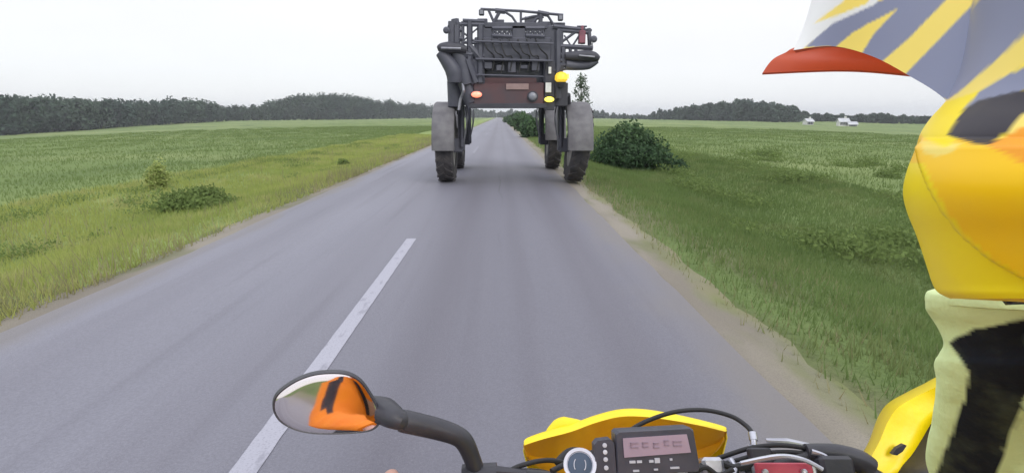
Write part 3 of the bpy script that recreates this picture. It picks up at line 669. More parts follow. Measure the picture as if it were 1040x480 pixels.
# mirror
mir = sub('mirror', bike)
mc = P(331, 408, .70)
Tgt = CV(-.045, -.44, .10)
nrm = ((C0-mc).normalized()+(Tgt-mc).normalized()).normalized()
out2 = [(276.5, 412), (279, 402), (288, 393), (303, 384), (320, 378.5), (340, 377), (355, 379), (367, 386), (376, 398), (383, 410), (387, 421), (386, 430), (378, 436.5), (362, 439), (340, 440), (318, 439.5), (300, 436), (286, 429), (279, 421)]
mn = [P(a, b, .7) for a, b in out2]
def onplane(px, py, off=0.):
    d = (P(px, py, 1)-C0); t = (mc-C0).dot(nrm)/d.dot(nrm); return C0+d*t+nrm*off
def inset(k, off):
    q = [onplane(331+(a-331)*k, 410+(b-410)*k, 0) for a, b in out2]
    return [p+nrm*(off-(p-mc).length_squared/4.2) for p in q]
def dens(lst, m_=4):
    r = []; n = len(lst)
    for i in range(n):
        p0, p1, p2, p3 = lst[i-1], lst[i], lst[(i+1) % n], lst[(i+2) % n]
        for k in range(m_):
            t = k/m_; r.append(.5*((2*p1)+(p2-p0)*t+(2*p0-5*p1+4*p2-p3)*t*t+(3*p1-p0-3*p2+p3)*t**3))
    return r
mb = MB(); mb.loft([dens(inset(k, o_)) for k, o_ in ((.93, .001), (.95, .004), (.985, .0045), (1.0, .0), (1.01, -.006), (.97, -.014), (.8, -.022), (.4, -.027), (.05, -.028))], cap=True); 
hs = obj('mirror_housing', mb, M['black'], mir, smooth=True)
mb = MB(); Rc = .85; rings = []
for k in (.955, .85, .7, .55, .4, .25, .1, .01):
    row = dens(inset(k, 0))
    rings.append([p+nrm*.0045 for p in row])
rings[0] = [p-nrm*.001 for p in rings[0]]
mb.loft(rings, cap=False); n_ = len(rings[0]); mb.add([mb.v[(len(rings)-1)*n_+i] for i in range(n_)], [tuple(range(n_))])
g_ = obj('mirror_glass', mb, M['mirror'], mir, smooth=False); g_.data.polygons.foreach_set('use_smooth', [True]*len(g_.data.polygons))
mb = MB(); mb.tube([onplane(374, 420, -.022), onplane(390, 420, -.012), P(401, 424, .71), P(410, 427, .72)], [.018, .0195, .0150, .0125], 16, smooth=4, flat=.9)
obj('mirror_neck', mb, M['black'], mir, smooth=True)
mb = MB(); mb.tube([P(409, 426.5, .72), P(412, 427.5, .72), P(440, 434, .73), P(462, 441, .735), P(472, 449, .74), P(479, 464, .745), P(485, 481, .75), P(488, 490, .75)], [.0135, .0145, .0140, .0130, .0125, .0115, .0112, .012], 16, smooth=5)
obj('mirror_stem', mb, M['black'], mir, smooth=True)
# left perch, clutch lever
mb = MB(); mb.tube([P(470, 487, .75), P(505, 485, .75)], .02, 14); mb.tube([P(484, 482, .748), P(500, 479, .745), P(535, 481, .74)], [.012, .009, .006], 8); mb.tube([P(478, 486, .73), P(440, 498, .70), P(380, 508, .67)], [.009, .007, .006], 8); obj('clutch_perch', mb, M['black'], bike, smooth=True)
# headlight fairing
def sp(lst, m_=6):
    out = []
    for i in range(len(lst)-1):
        p0, p1, p2, p3 = [np.array(lst[j], float) for j in (max(i-1, 0), i, i+1, min(i+2, len(lst)-1))]
        for k in range(m_):
            t = k/m_; out.append(.5*((2*p1)+(p2-p0)*t+(2*p0-5*p1+4*p2-p3)*t*t+(3*p1-p0-3*p2+p3)*t**3))
    out.append(np.array(lst[-1], float)); return out
lip = sp([(532, 449, .88), (536, 445, .90), (552, 439, .92), (580, 431, .95), (605, 422, .97), (630, 416, .98), (655, 416, .98), (685, 421, .97), (712, 427, .95), (734, 433, .92), (738, 436, .90)])
lin = sp([(532, 452, .87), (537, 450, .885), (553, 445, .905), (580, 438, .93), (605, 429, .95), (630, 423, .96), (655, 423, .96), (685, 427, .95), (712, 432, .93), (733, 437, .90), (737, 438, .89)])
inn = sp([(534, 458, .90), (540, 462, .93), (556, 464, .96), (582, 470, .98), (605, 474, 1.0), (630, 476, 1.01), (655, 474, 1.01), (685, 464, 1.0), (708, 456, .98), (728, 449, .95), (735, 443, .92)])
low = sp([(535, 463, .90), (541, 470, .93), (557, 480, .96), (583, 500, .98), (605, 520, .99), (630, 530, 1.), (655, 530, 1.), (685, 505, .99), (708, 475, .98), (728, 457, .95), (735, 446, .92)])
mb = MB(); Pn = lambda q, dz=0: P(q[0], q[1], q[2]+dz)
rows = [[Pn(q) for q in low], [Pn(q) for q in inn], [Pn(q, -.002) for q in lin], [Pn((q[0], q[1]+1, q[2])) for q in lip], [Pn(q, .004) for q in lip], [P(q[0], q[1]+9, q[2]+.07) for q in lip], [P(q[0]+(635-q[0])*.1, q[1]+50, q[2]+.15) for q in lip], [P(q[0]+(635-q[0])*.3, q[1]+140, q[2]+.12) for q in lip]]
mb.loft(rows, closed=False, cap=False)
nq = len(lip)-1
for k in range(2*nq): mb.mi[k] = 1  # inner rows get the yellow with its shade painted in
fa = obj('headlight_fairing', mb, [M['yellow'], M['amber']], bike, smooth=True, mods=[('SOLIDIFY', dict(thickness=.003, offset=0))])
mb = MB(); mb.tube([P(556, 438, .955), P(566, 431, .96), P(574, 429, .962), P(590, 429, .965)], [.004, .012, .014, .006], 12, smooth=4, flat=.6); obj('fairing_lug', mb, M['yellow'], fa, smooth=True)
mb = MB(); c = P(635, 560, 1.0); mb.lathe(c, (0, 1, -.1), [(0, .09), (.03, .10), (.05, .09), (.07, .05), (.075, .01)], 28); obj('headlight', mb, M['lens'], bike, smooth=True)
# display unit: a tilted block facing the rider
def frame3(px, py, z, tilt, roll=0., yaw=0.):
    o_ = P(px, py, z); Rm = CR @ Matrix.Rotation(roll, 3, 'Z') @ Matrix.Rotation(tilt, 3, 'X') @ Matrix.Rotation(yaw, 3, 'Y')
    return o_, Rm
Q0, QR = frame3(666, 458.5, .70, math.radians(-12), math.radians(2.2))
pxm = .70/F
def T(x, y, z=0): return Q0+QR@Vector((x*pxm, -y*pxm, z))
dis = sub('display_unit', bike)
mb = MB(); ol = [(-40, -19), (-37, -21.5), (37, -22.5), (40, -20), (43, 16), (41, 20), (-37, 22), (-41, 19)]
mb.slab([T(x, y, 0) for x, y in ol], QR@Vector((0, 0, -.03))); mb.loft([[T(x, y, 0) for x, y in ol], [T(x*.97, y*.95, .003) for x, y in ol]], cap=False); mb.add([T(x*.97, y*.95, .003) for x, y in ol], [tuple(range(8))])
obj('display_case', mb, M['greyp'], dis)
mb = MB(); ol = [(-33, -15), (32, -16.5), (34.5, 1), (-33, 3.5)]; mb.slab([T(x, y, .0052) for x, y in ol], QR@Vector((0, 0, -.004))); obj('screen', mb, M['screen'], dis)
mb = MB()
for x0, x1, y in ((-26, -18, -8), (-14, -8, -8), (-3, 3, -7), (8, 13, -9), (17, 26, -8)):
    for yo in (-2.5, 1.5): mb.slab([T(x0, y+yo, .0062), T(x1, y+yo, .0062), T(x1, y+yo+1, .0062), T(x0, y+yo+1, .0062)], QR@Vector((0, 0, -.0008)))
    mb.slab([T(x0, y-2.5, .0062), T(x0+1, y-2.5, .0062), T(x0+1, y+2.5, .0062), T(x0, y+2.5, .0062)], QR@Vector((0, 0, -.0008)))
obj('screen_digits', mb, M['segment'], dis)
for x, y, w2, h2 in ((-25, 8, 3, 1.2), (-18, 8, 2.5, 1.2), (-6, 8, 2.2, 1.2), (0, 7.5, 2.6, 2.4), (14, 7, 1.2, 1), (-22, 16.5, 3, .9), (-2, 16, 2, .8), (17, 15, 4.5, .9)):
    mb = MB(); mb.slab([T(x-w2, y-h2, .0048), T(x+w2, y-h2, .0048), T(x+w2, y+h2, .0048), T(x-w2, y+h2, .0048)], QR@Vector((0, 0, -.002))); obj('button_mark', mb, M['whitep'], dis)
pod = sub('switch_pod', bike)
mb = MB(); ol = [(-62, -9), (-58, -13), (-45, -14), (-41.5, -10), (-41.5, 21), (-62, 22)]; mb.slab([T(x, y, .001) for x, y in ol], QR@Vector((0, 0, -.025))); obj('pod_case', mb, M['greyp'], pod)
for i, y in enumerate((-8.5, -2, 5, 13)):
    mb = MB(); mb.lathe(T(-51.5, y, .001), QR@Vector((0, 0, 1)), [(-.003, .0028), (.0015, .0028), (.002, .001)], 12); obj('indicator_lamp', mb, M['whitep'] if i != 1 else M['ring'], pod, smooth='auto')
# round ignition barrel
ign = sub('ignition_switch', bike); ic = P(589, 472, .70); ia = (C0-ic).normalized()*.8+Vector((0, 0, .3)); ia.normalize()
mb = MB(); mb.lathe(ic, ia, [(-.03, .016), (0, .0165), (.001, .0185), (.0035, .020), (.004, .0205), (.0035, .0165), (.001, .0160)], 36); obj('ring', mb, M['ring'], ign, smooth=True)
mb = MB(); mb.lathe(ic, ia, [(-.03, .0158), (.002, .0152), (.0028, .013), (.0022, .001)], 30); obj('barrel', mb, M['navy'], ign, smooth=True)
iu = ia.cross(Vector((0, 0, 1))).normalized(); iv = iu.cross(ia)
for s_ in (-1, 1):
    mb = MB(); mb.tube([ic+ia*.0032+iu*s_*(.0045+.0028*math.cos(t))+iv*.0065*math.sin(t) for t in np.linspace(-1.2, 1.2, 9)], .0006, 6); obj('ignition_mark', mb, M['whitep'], ign)
# cables
def cable(name, pts, r, m='hose', n=10, rr=None):
    mb = MB(); mb.tube([P(*p) for p in pts], rr or r, n, smooth=8); return obj(name, mb, M[m], bike, smooth=True)
cable('brake_hose', [(560, 478, .72), (590, 463, .75), (612, 455, .80), (630, 443, .88), (655, 428, .90), (685, 418, .90), (715, 416, .90), (742, 422, .88), (758, 432, .86), (765, 441, .84)], .0036)
mb = MB(); mb.tube([P(764, 439, .843), P(765.5, 447, .835)], .0062, 12); mb.tube([P(765, 446, .835), P(765.5, 452, .83)], .0045, 10); mb.box(P(768, 455, .825), (.02, .012, .006)); obj('hose_union', mb, M['silver'], bike, smooth='auto')
cable('throttle_cable', [(512, 481, .74), (530, 472, .75), (560, 467, .76), (600, 476, .78), (660, 482, .8), (710, 472, .80), (735, 463, .80), (765, 454, .79), (800, 452, .775), (840, 460, .77), (868, 472, .77)], .0034)
cable('throttle_cable', [(600, 490, .78), (700, 478, .79), (740, 469, .79), (775, 460, .78), (810, 459, .77), (845, 466, .765), (875, 480, .76)], .0030)
cable('clutch_cable', [(500, 482, .745), (520, 478, .76), (548, 478, .80), (575, 486, .84)], .0032)
cable('wiring_loom', [(566, 470, .80), (580, 458, .82), (600, 462, .80), (620, 470, .78)], .006)
cable('wiring_loom', [(705, 478, .76), (725, 468, .77), (745, 474, .77), (770, 470, .77)], .005, n=8)
cable('wiring_loom', [(700, 480, .74), (716, 474, .75), (730, 482, .75), (745, 476, .75)], .0035, n=8)
# brake master cylinder & silver lever bracket, red cap
mc_ = sub('brake_master_cylinder', bike)
a1, b1_ = P(768, 473, .735), P(838, 476, .73); c_ = (a1+b1_)/2
Rx = CR @ Matrix.Rotation(math.radians(-25), 3, 'X')
mb = MB(); mb.box(P(798, 486, .735), (.080, .034, .02), Rx, bev=.3); obj('reservoir', mb, M['silver'], mc_, smooth='auto')
mb = MB(); mb.box(P(797, 482, .727), (.074, .030, .008), Rx, bev=.4); obj('reservoir_cap', mb, M['redc'], mc_, smooth='auto')
mb = MB(); mb.tube([P(752, 470, .72), P(790, 463, .715), P(815, 466, .712), P(835, 476, .71)], [.003, .0035, .003, .003], 8, smooth=5); obj('hose_clip', mb, M['silver'], mc_, smooth=True)
for dx in (-22, 22): 
    mb = MB(); mb.lathe(P(797+dx*.9, 479, .722), Rx@Vector((0, 0, 1)), [(-.004, .004), (.0015, .004), (.002, .002)], 10); obj('cap_screw', mb, M['silver'], mc_)
mb = MB(); mb.tube([P(778, 446.5, .80), P(800, 447.5, .795), P(822, 451.5, .79)], [.004, .0058, .004], 8, flat=.6); obj('lever_bracket', mb, M['silver'], bike, smooth=True)
for q in ([P(742, 466, .78), P(747, 474, .77), P(744, 482, .76)], [P(752, 470, .78), P(754, 480, .77)]):
    mb = MB(); mb.tube(q, .004, 8); obj('banjo_bolt', mb, M['silver'], bike, smooth=True)
mb = MB(); mb.tube([P(824, 458, .76), P(838, 463, .755), P(846, 472, .75), P(862, 482, .75)], [.004, .0035, .003, .003], 8, smooth=4); obj('brake_lever', mb, M['silver'], bike, smooth=True)
mb = MB(); mb.box(P(847, 479, .75), (.045, .04, .032), Rx, bev=.3); obj('switch_block', mb, M['black'], bike, smooth='auto')
mb = MB(); mb.box(P(772, 466, .775), (.03, .03, .015), Rx, bev=.3); obj('switch_block', mb, M['black'], bike, smooth='auto')
mb = MB(); mb.tube([P(818, 459, .77), P(850, 461, .768), P(872, 467, .766), P(884, 474, .765)], [.0115, .014, .0145, .013], 14, smooth=4); obj('throttle_sleeve', mb, M['black'], bike, smooth=True)
mb = MB(); mb.box(P(722, 476, .77), (.03, .03, .03), Rx, bev=.3); mb.box(P(705, 490, .79), (.05, .05, .03), Rx, bev=.3); obj('bar_clamp', mb, M['silver'], bike)
mb = MB(); mb.lathe(P(862, 478, .745), Rx@Vector((.2, 0, 1)), [(-.01, .008), (.002, .008), (.003, .005)], 14); obj('kill_switch', mb, M['redc'], bike, smooth='auto')
# right hand guard, folded yellow shell
gl = [(864, 482, .86), (874, 466, .87), (884, 448, .88), (893, 424, .89), (903, 410, .90), (922, 399, .905), (938, 391, .91), (960, 380, .90), (990, 372, .89)]
gm = [(885, 486, .80), (895, 470, .81), (905, 452, .82), (914, 434, .83), (924, 420, .835), (938, 411, .84), (950, 405, .84), (968, 398, .83), (992, 390, .82)]
gr = [(908, 484, .80), (915, 476, .80), (925, 464, .81), (934, 450, .82), (943, 434, .83), (950, 424, .835), (958, 420, .835), (972, 414, .83), (994, 408, .82)]
A_, B_, C_ = [sp(q, 5) for q in (gl, gm, gr)]
mb = MB(); mb.loft([[P(*q) for q in A_], [P(a[0]*.5+b[0]*.5-1, a[1]*.5+b[1]*.5-1, min(a[2], b[2])) for a, b in zip(A_, B_)], [P(*q) for q in B_], [P(a[0]*.5+b[0]*.5, a[1]*.5+b[1]*.5, a[2]-.004) for a, b in zip(B_, C_)], [P(*q) for q in C_]], closed=False, cap=False)
hgd = obj('hand_guard', mb, M['yellow'], bike, smooth=True, mods=[('SOLIDIFY', dict(thickness=.004, offset=0))])
mb = MB(); mb.loft([[P(q[0]-2, q[1], q[2]+.004) for q in C_], [P(q[0]+30, q[1]+4, q[2]-.03) for q in C_], [P(q[0]+60, q[1]+10, q[2]-.07) for q in C_]], closed=False, cap=False); obj('guard_liner', mb, M['black'], hgd, smooth=True, mods=[('SOLIDIFY', dict(thickness=.004))])
mb = MB(); hp = [(906, 461), (911, 455), (918, 451), (921, 452), (917, 458), (911, 462)]; mb.slab([P(a, b, .803) for a, b in hp], CR@Vector((0, 0, -.006))); obj('guard_slot', mb, M['black'], hgd)
mb = MB(); mb.tube([P(868, 480, .84), P(905, 470, .84), P(990, 495, .78)], .007, 8, smooth=4); obj('guard_arm', mb, M['black'], hgd)
# the rest of the motorcycle below the frame
def bl(x, y, z): return Vector((BX+x, y, z))
mb = MB(); rg_ = []
for (y, zt, hw, zb) in ((.55, 1.00, .05, .86), (.50, 1.05, .12, .80), (.38, 1.06, .15, .74), (.22, 1.02, .14, .74), (.08, .95, .10, .76), (.0, .90, .07, .78)):
    rg_.append([bl(hw*math.cos(a), y, (zt+zb)/2+(zt-zb)/2*math.sin(a)) for a in np.linspace(0, 2*math.pi, 20, endpoint=False)])
mb.loft(rg_); obj('fuel_tank', mb, M['yellow'], bike, smooth=True)
mb = MB(); rg_ = []
for (y, zt, hw) in ((.1, .93, .09), (-.1, .90, .12), (-.4, .91, .13), (-.65, .94, .10), (-.8, .97, .05)):
    rg_.append([bl(hw*math.cos(a), y, zt-.05+.05*math.sin(a)) for a in np.linspace(0, 2*math.pi, 16, endpoint=False)])
mb.loft(rg_); obj('seat', mb, M['seat'], bike, smooth=True)
for s_ in (-1, 1):
    mb = MB(); mb.tube([bl(s_*.09, .70, 1.12), bl(s_*.09, .92, .62), bl(s_*.09, 1.07, .34)], [.024, .024, .028], 12); obj('fork_leg', mb, M['fork'], bike, smooth=True)
def bwheel(y, R, wd_):
    r_ = sub('wheel', bike); mb = MB(); mb.lathe(bl(0, y, R), (1, 0, 0), [(-wd_*.35, R*.84), (-wd_*.5, R*.90), (-wd_*.35, R*.97), (0, R), (wd_*.35, R*.97), (wd_*.5, R*.90), (wd_*.35, R*.84)], 48); obj('tyre', mb, M['tyre'], r_, smooth=True)
    mb = MB(); mb.lathe(bl(0, y, R), (1, 0, 0), [(-wd_*.35, R*.86), (-wd_*.3, R*.80), (wd_*.3, R*.80), (wd_*.35, R*.86)], 48); mb.tube([bl(-.06, y, R), bl(.06, y, R)], .03, 14)
    for k in range(28):
        a = 2*math.pi*k/28; s_ = 1 if k % 2 else -1; mb.tube([bl(s_*.04, y+math.cos(a)*.03, R+math.sin(a)*.03), bl(0, y+math.cos(a+.2)*R*.81, R+math.sin(a+.2)*R*.81)], .0025, 5)
    obj('rim', mb, M['fork'], r_, smooth='auto')
bwheel(1.09, .34, .09); bwheel(-.35, .32, .12)
mb = MB(); rings = []
for k in range(12):
    a = math.radians(35+k*11); rings.append([bl(.07*math.sin(t), 1.07-math.cos(a)*(.40+.02*math.cos(t)), .36+math.sin(a)*(.40+.02*math.cos(t))) for t in np.linspace(-1.3, 1.3, 7)])
mb.loft(rings, closed=False, cap=False); obj('front_mudguard', mb, M['yellow'], bike, smooth=True, mods=[('SOLIDIFY', dict(thickness=.004))])
mb = MB(); mb.box(bl(0, .35, .48), (.26, .36, .30), bev=.3); mb.tube([bl(0, .38, .55), bl(0, .45, .82)], [.085, .08], 14); obj('engine', mb, M['fork'], bike, smooth='auto')
mb = MB()
for s_ in (-1, 1):
    mb.tube([bl(s_*.04, .70, .95), bl(s_*.10, .55, .6), bl(s_*.10, .45, .28), bl(s_*.12, .1, .28), bl(s_*.11, -.05, .6), bl(s_*.08, -.1, .85), bl(s_*.07, -.75, .9)], .018, 8, smooth=3); mb.tube([bl(s_*.1, 0, .38), bl(s_*.1, -.35, .32)], .025, 8); mb.tube([bl(s_*.1, .12, .33), bl(s_*.26, .12, .33)], .014, 8)
obj('frame', mb, M['blackm'], bike, smooth=True)

# ------------------------------------------------------------------ rider
HC = CV(.30, 0, .17)      # head centre line
rx = HC.x; rider = empty('person', (rx, -.2, .03), 'motorcyclist in striped yellow and slate helmet and pale green and black jacket', 'person')
def J(x, y, z): return Vector((rx+x, y, z))
# body: one continuous skinned figure
jp = {}; edges = []; rad = {}
def jt(n, p, r): jp[n] = Vector(p); rad[n] = r
jt('pelvis', J(-.02, -.30, .98), .15); jt('belly', J(-.02, -.24, 1.14), .14); jt('chest', J(-.01, -.12, 1.33), .15); jt('neck', J(0, -.03, 1.50), .065); jt('head', J(0, .02, 1.60), .085)
bc = [('pelvis', 'belly'), ('belly', 'chest'), ('chest', 'neck'), ('neck', 'head')]
shL, elL, wrL = CV(.115, -.235, .02), CV(-.10, -.42, .33), P(420, 545, .64)
shR, elR, wrR = J(.20, -.10, 1.42), P(1062, 372, .50), P(1000, 520, .68)
for s_, sh, el, wr, gp in (('L', shL, elL, wrL, gL), ('R', shR, elR, wrR, gR)):
    jt('sh'+s_, sh, .062); jt('el'+s_, el, .044); jt('wr'+s_, wr, .027)
    palm = wr*.45+gp*.55+Vector((0, -.012, .022)); jt('pa'+s_, palm, .026)
    bc += [('chest', 'sh'+s_), ('sh'+s_, 'el'+s_), ('el'+s_, 'wr'+s_), ('wr'+s_, 'pa'+s_)]
    hip = J(-.02+(.09 if s_ == 'R' else -.09), -.30, .93); kn = J(-.08+(.25 if s_ == 'R' else -.25), .12, .78); an = J(-.08+(.22 if s_ == 'R' else -.22), -.02, .42); toe = J(-.08+(.24 if s_ == 'R' else -.24), .17, .38)
    jt('hip'+s_, hip, .095); jt('kn'+s_, kn, .062); jt('an'+s_, an, .045); jt('toe'+s_, toe, .04); bc += [('pelvis', 'hip'+s_), ('hip'+s_, 'kn'+s_), ('kn'+s_, 'an'+s_), ('an'+s_, 'toe'+s_)]
    ax = (gR-gL).normalized(); sg = 1 if s_ == 'L' else -1
    fw = Vector((0, 1, 0))
    for i, off in enumerate((.030, .011, -.008, -.027)):   # four fingers curled round the grip; index nearest the bike
        c = gp+ax*off*sg; ln = (1, 1.06, 1.0, .85)[i]
        k = (c+Vector((0, .005, .034))); k2 = c+Vector((0, .030*ln, .020)); k3 = c+Vector((0, .030*ln, -.012)); k4 = c+Vector((0, .010, -.026*ln))
        base = palm+ax*off*sg*.9+Vector((0, .006, .006)); nm = f'f{s_}{i}'
        for q, (p, r) in enumerate(((base, .011), (k, .0105), (k2, .0095), (k3, .0088), (k4, .0078))): jt(nm+str(q), p, r)
        bc += [('pa'+s_, nm+'0')]+[(nm+str(q), nm+str(q+1)) for q in range(4)]
    nm = 't'+s_; c = gp+ax*.045*sg
    tp = [palm+ax*.030*sg+Vector((0, -.005, -.004)), c+Vector((0, -.022, .004)), c+ax*.008*sg+Vector((0, -.006, -.021)), c+ax*.014*sg+Vector((0, .014, -.021))]
    if s_ == 'L': tp = [palm+ax*.028+Vector((0, -.004, .002)), P(402, 498, .70), P(397, 483, .71), P(395, 477, .715)]
    for q, (p, r) in enumerate(zip(tp, (.013, .0125, .0112, .0085))): jt(nm+str(q), p, r)
    bc += [('pa'+s_, nm+'0')]+[(nm+str(q), nm+str(q+1)) for q in range(3)]
names = list(jp); ix = {n: i for i, n in enumerate(names)}
me = bpy.data.meshes.new('body'); O_ = wl(rider)
me.from_pydata([tuple(jp[n]-O_) for n in names], [(ix[a], ix[b]) for a, b in bc], [])
bo = bpy.data.objects.new('body', me); COL.objects.link(bo); bo.parent = rider; bo['_o'] = tuple(O_)
sk = bo.modifiers.new('skin', 'SKIN'); sk.use_smooth_shade = True
lay = me.skin_vertices[0] if len(me.skin_vertices) else None
if lay is None:
    bpy.context.view_layer.objects.active = bo; bo.select_set(True); lay = me.skin_vertices[0]
for n in names:
    lay.data[ix[n]].radius = (rad[n], rad[n]); lay.data[ix[n]].use_root = (n == 'pelvis')
ss = bo.modifiers.new('subdivision', 'SUBSURF'); ss.levels = 1; ss.render_levels = 2
me.materials.append(M['skin'])
# clothing
def ring(c, t, ru, rv, up, n=24, wob_=0., ph=0.):
    t = t.normalized(); u = t.cross(up).normalized(); v = u.cross(t)
    return [c+(u*math.cos(a)*ru+v*math.sin(a)*rv)*(1+wob_*noise.noise(Vector((math.cos(a)*1.6+ph, math.sin(a)*1.6, ph*1.3)))) for a in np.linspace(0, 2*math.pi, n, endpoint=False)]
def limb(pts, rads, n=24, m_=8, wob_=.05, up=Vector((0, 0, 1)), fr=.0):
    c = sp([tuple(p)+(r,) for p, r in zip(pts, rads)], m_); out = []; upv = up
    for i, q in enumerate(c):
        a = Vector(c[max(i-1, 0)][:3]); b = Vector(c[min(i+1, len(c)-1)][:3]); t = b-a
        u = t.cross(upv).normalized(); upv = u.cross(t).normalized()
        out.append(ring(Vector(q[:3]), t, q[3]*(1+fr*math.sin(i*1.9)), q[3]*(1+fr*math.sin(i*1.9)), upv, n, wob_, i*.33))
    return out
# torso jacket (orange)
tor = [(J(-.02, -.30, .93), .19, .13), (J(-.02, -.28, 1.02), .18, .13), (J(-.02, -.22, 1.16), .18, .125), (J(-.01, -.14, 1.28), .20, .13), (J(0, -.09, 1.36), .205, .125), (J(0, -.06, 1.42), .17, .10), (J(0, -.035, 1.47), .10, .08), (J(0, -.03, 1.50), .075, .075)]
mb = MB(); rings = []
for i, (c, a, b) in enumerate(tor): rings.append([c+Vector((a*math.cos(t), b*math.sin(t)+.02*math.sin(t)*0, .03*math.sin(t)*(-1)))*(1+.03*noise.noise(Vector((math.cos(t)*2, math.sin(t)*2, i)))) for t in np.linspace(0, 2*math.pi, 36, endpoint=False)])
mb.loft(rings); obj('jacket', mb, M['f_or'], rider, smooth=True, mods=[('SUBSURF', dict(levels=1, render_levels=1))])
# left sleeve: orange with a black band, cuff
cuffL = wrL+(elL-wrL)*.12
mb = MB(); rg_ = limb([J(-.13, -.09, 1.40), shL, shL*.5+elL*.5, elL, elL*.5+wrL*.5, cuffL], [.085, .08, .068, .060, .050, .038], 24, 12, .08, fr=.02)
mb.loft(rg_)
for fi in range(len(mb.f)):
    r_i = fi//24
    if fi < len(rg_)*24-24 and len(mb.f[fi]) == 4:
        cc = sum(rg_[r_i], Vector())/24; d_ = sum((mb.v[q] for q in mb.f[fi]), Vector())/4-cc; an_ = math.degrees(math.atan2(-d_.x, d_.y))
        mb.mi[fi] = 1 if 20 < an_ < 54 and r_i < 47 else 0
obj('sleeve', mb, [M['f_or'], M['f_blk']], rider, smooth=True)
# strap of a rucksack over the left shoulder
mb = MB(); mb.tube([J(-.12, -.20, 1.34), J(-.115, -.12, 1.445), J(-.115, -.0, 1.41), J(-.12, .03, 1.28), J(-.15, -.06, 1.12)], .030, 10, smooth=8, flat=.3); obj('strap', mb, M['f_blk'], rider, smooth=True)
# right sleeve: pale green with black patches, high elbow
def inpoly(x, y, poly):
    c = False; j = len(poly)-1
    for i in range(len(poly)):
        if (poly[i][1] > y) != (poly[j][1] > y) and x < (poly[j][0]-poly[i][0])*(y-poly[i][1])/(poly[j][1]-poly[i][1])+poly[i][0]: c = not c
        j = i
    return c
blkR = [[(964, 347), (985, 336), (1045, 322), (1130, 318), (1130, 420), (1042, 405), (1026, 440), (1012, 480), (1005, 540), (940, 540), (951, 478), (965, 445), (980, 405), (985, 378), (975, 360)]]
rows_ = [(289, 1030, .49), (291, 990, .49), (294, 962, .485), (298, 948, .48), (303, 944.5, .48), (312, 947, .48), (330, 956, .485), (348, 962, .49), (360, 959, .495), (372, 955, .50), (400, 955, .52), (436, 949, .56), (470, 942, .60), (500, 946, .64), (530, 965, .67)]
mb = MB(); rg_ = []
for (py, px, z) in sp(rows_, 10):
    px += 14
    cx_ = 1048 if py < 400 else 1048-(py-400)*.40
    a = (cx_-px)/F*z; b = min(.07, a*.95); rg_.append([P(cx_, py, z)+CR@Vector((-a*math.cos(t)*(1+.02*noise.noise(Vector((math.sin(t)*2, py*.05, 1))))*(1+.004*math.sin(py*.13+4*math.sin(t))), .012*math.sin(t)*(1 if py > 310 else .2), b*math.sin(t)*(1+.12*noise.noise(Vector((math.cos(t)*2, py*.03, 5)))))) for t in np.linspace(0, 2*math.pi, 120, endpoint=False)])
mb.loft(rg_)
mb.loft(limb([J(.15, -.07, 1.40), shR, P(1230, 355, .38), P(1130, 360, .45), P(1080, 368, .49)], [.085, .080, .072, .066, .062], 40, 12, .05))
sm_ = NB('sleeve_fabric', .85); at_ = sm_.n.new('ShaderNodeAttribute'); at_.attribute_name = 'print'
sm_.done(sm_.mix(sm_.math('MULTIPLY', sm_.noise(20, (1, 1, 1), 5, .45, .75), .12), at_.outputs['Color'], (.52, .62, .32)), sm_.noise(38, (1, 1, 1), 4, 0, 1), .35, .01)
rs_ = obj('sleeve', mb, sm_.m, rider, smooth=1)
def fsl(p, i):
    px, py = proj(p); dp = (p-C0).dot(CR@Vector((0, 0, -1))); a = 0
    if dp > .2:
        for dx, dy in ((-1, -1), (1, -1), (1, 1), (-1, 1)): a += .25*any(inpoly(px+dx+2.5*noise.noise(p*50), py+dy+2.5*noise.noise(p*60), q) for q in blkR)
    return [q0*(1-a)+q1*a for q0, q1 in zip((.78, .93, .47), (.012, .015, .022))]
_fs_late = (rs_, fsl)
# trousers and boots
mb = MB(); mb.loft([[J(-.02, -.30, .98)+Vector((.185*math.cos(t)*k, .135*math.sin(t)*k, h)) for t in np.linspace(0, 2*math.pi, 28, endpoint=False)] for h, k in ((.04, 1), (-.04, 1.02), (-.12, .85), (-.14, .4))])
for s_ in 'LR': mb.loft(limb([jp['hip'+s_], jp['kn'+s_], jp['an'+s_]*.8+jp['kn'+s_]*.2], [.115, .082, .068], 20, 8, .06, up=Vector((0, 1, .3))))
obj('trousers', mb, M['trouser'], rider, smooth=True)
for s_ in 'LR':
    mb = MB(); a_, t_ = jp['an'+s_], jp['toe'+s_]; mb.tube([a_+Vector((0, -.01, .16)), a_+Vector((0, 0, .02)), a_+Vector((0, .02, -.04)), t_+Vector((0, -.04, -.01)), t_+Vector((0, .06, -.01))], [.075, .065, .065, .052, .03], 16, smooth=5); obj('boot', mb, M['f_blk'], rider, smooth=True)

# helmet ---------------------------------------------------------------
hel = sub('helmet', rider)
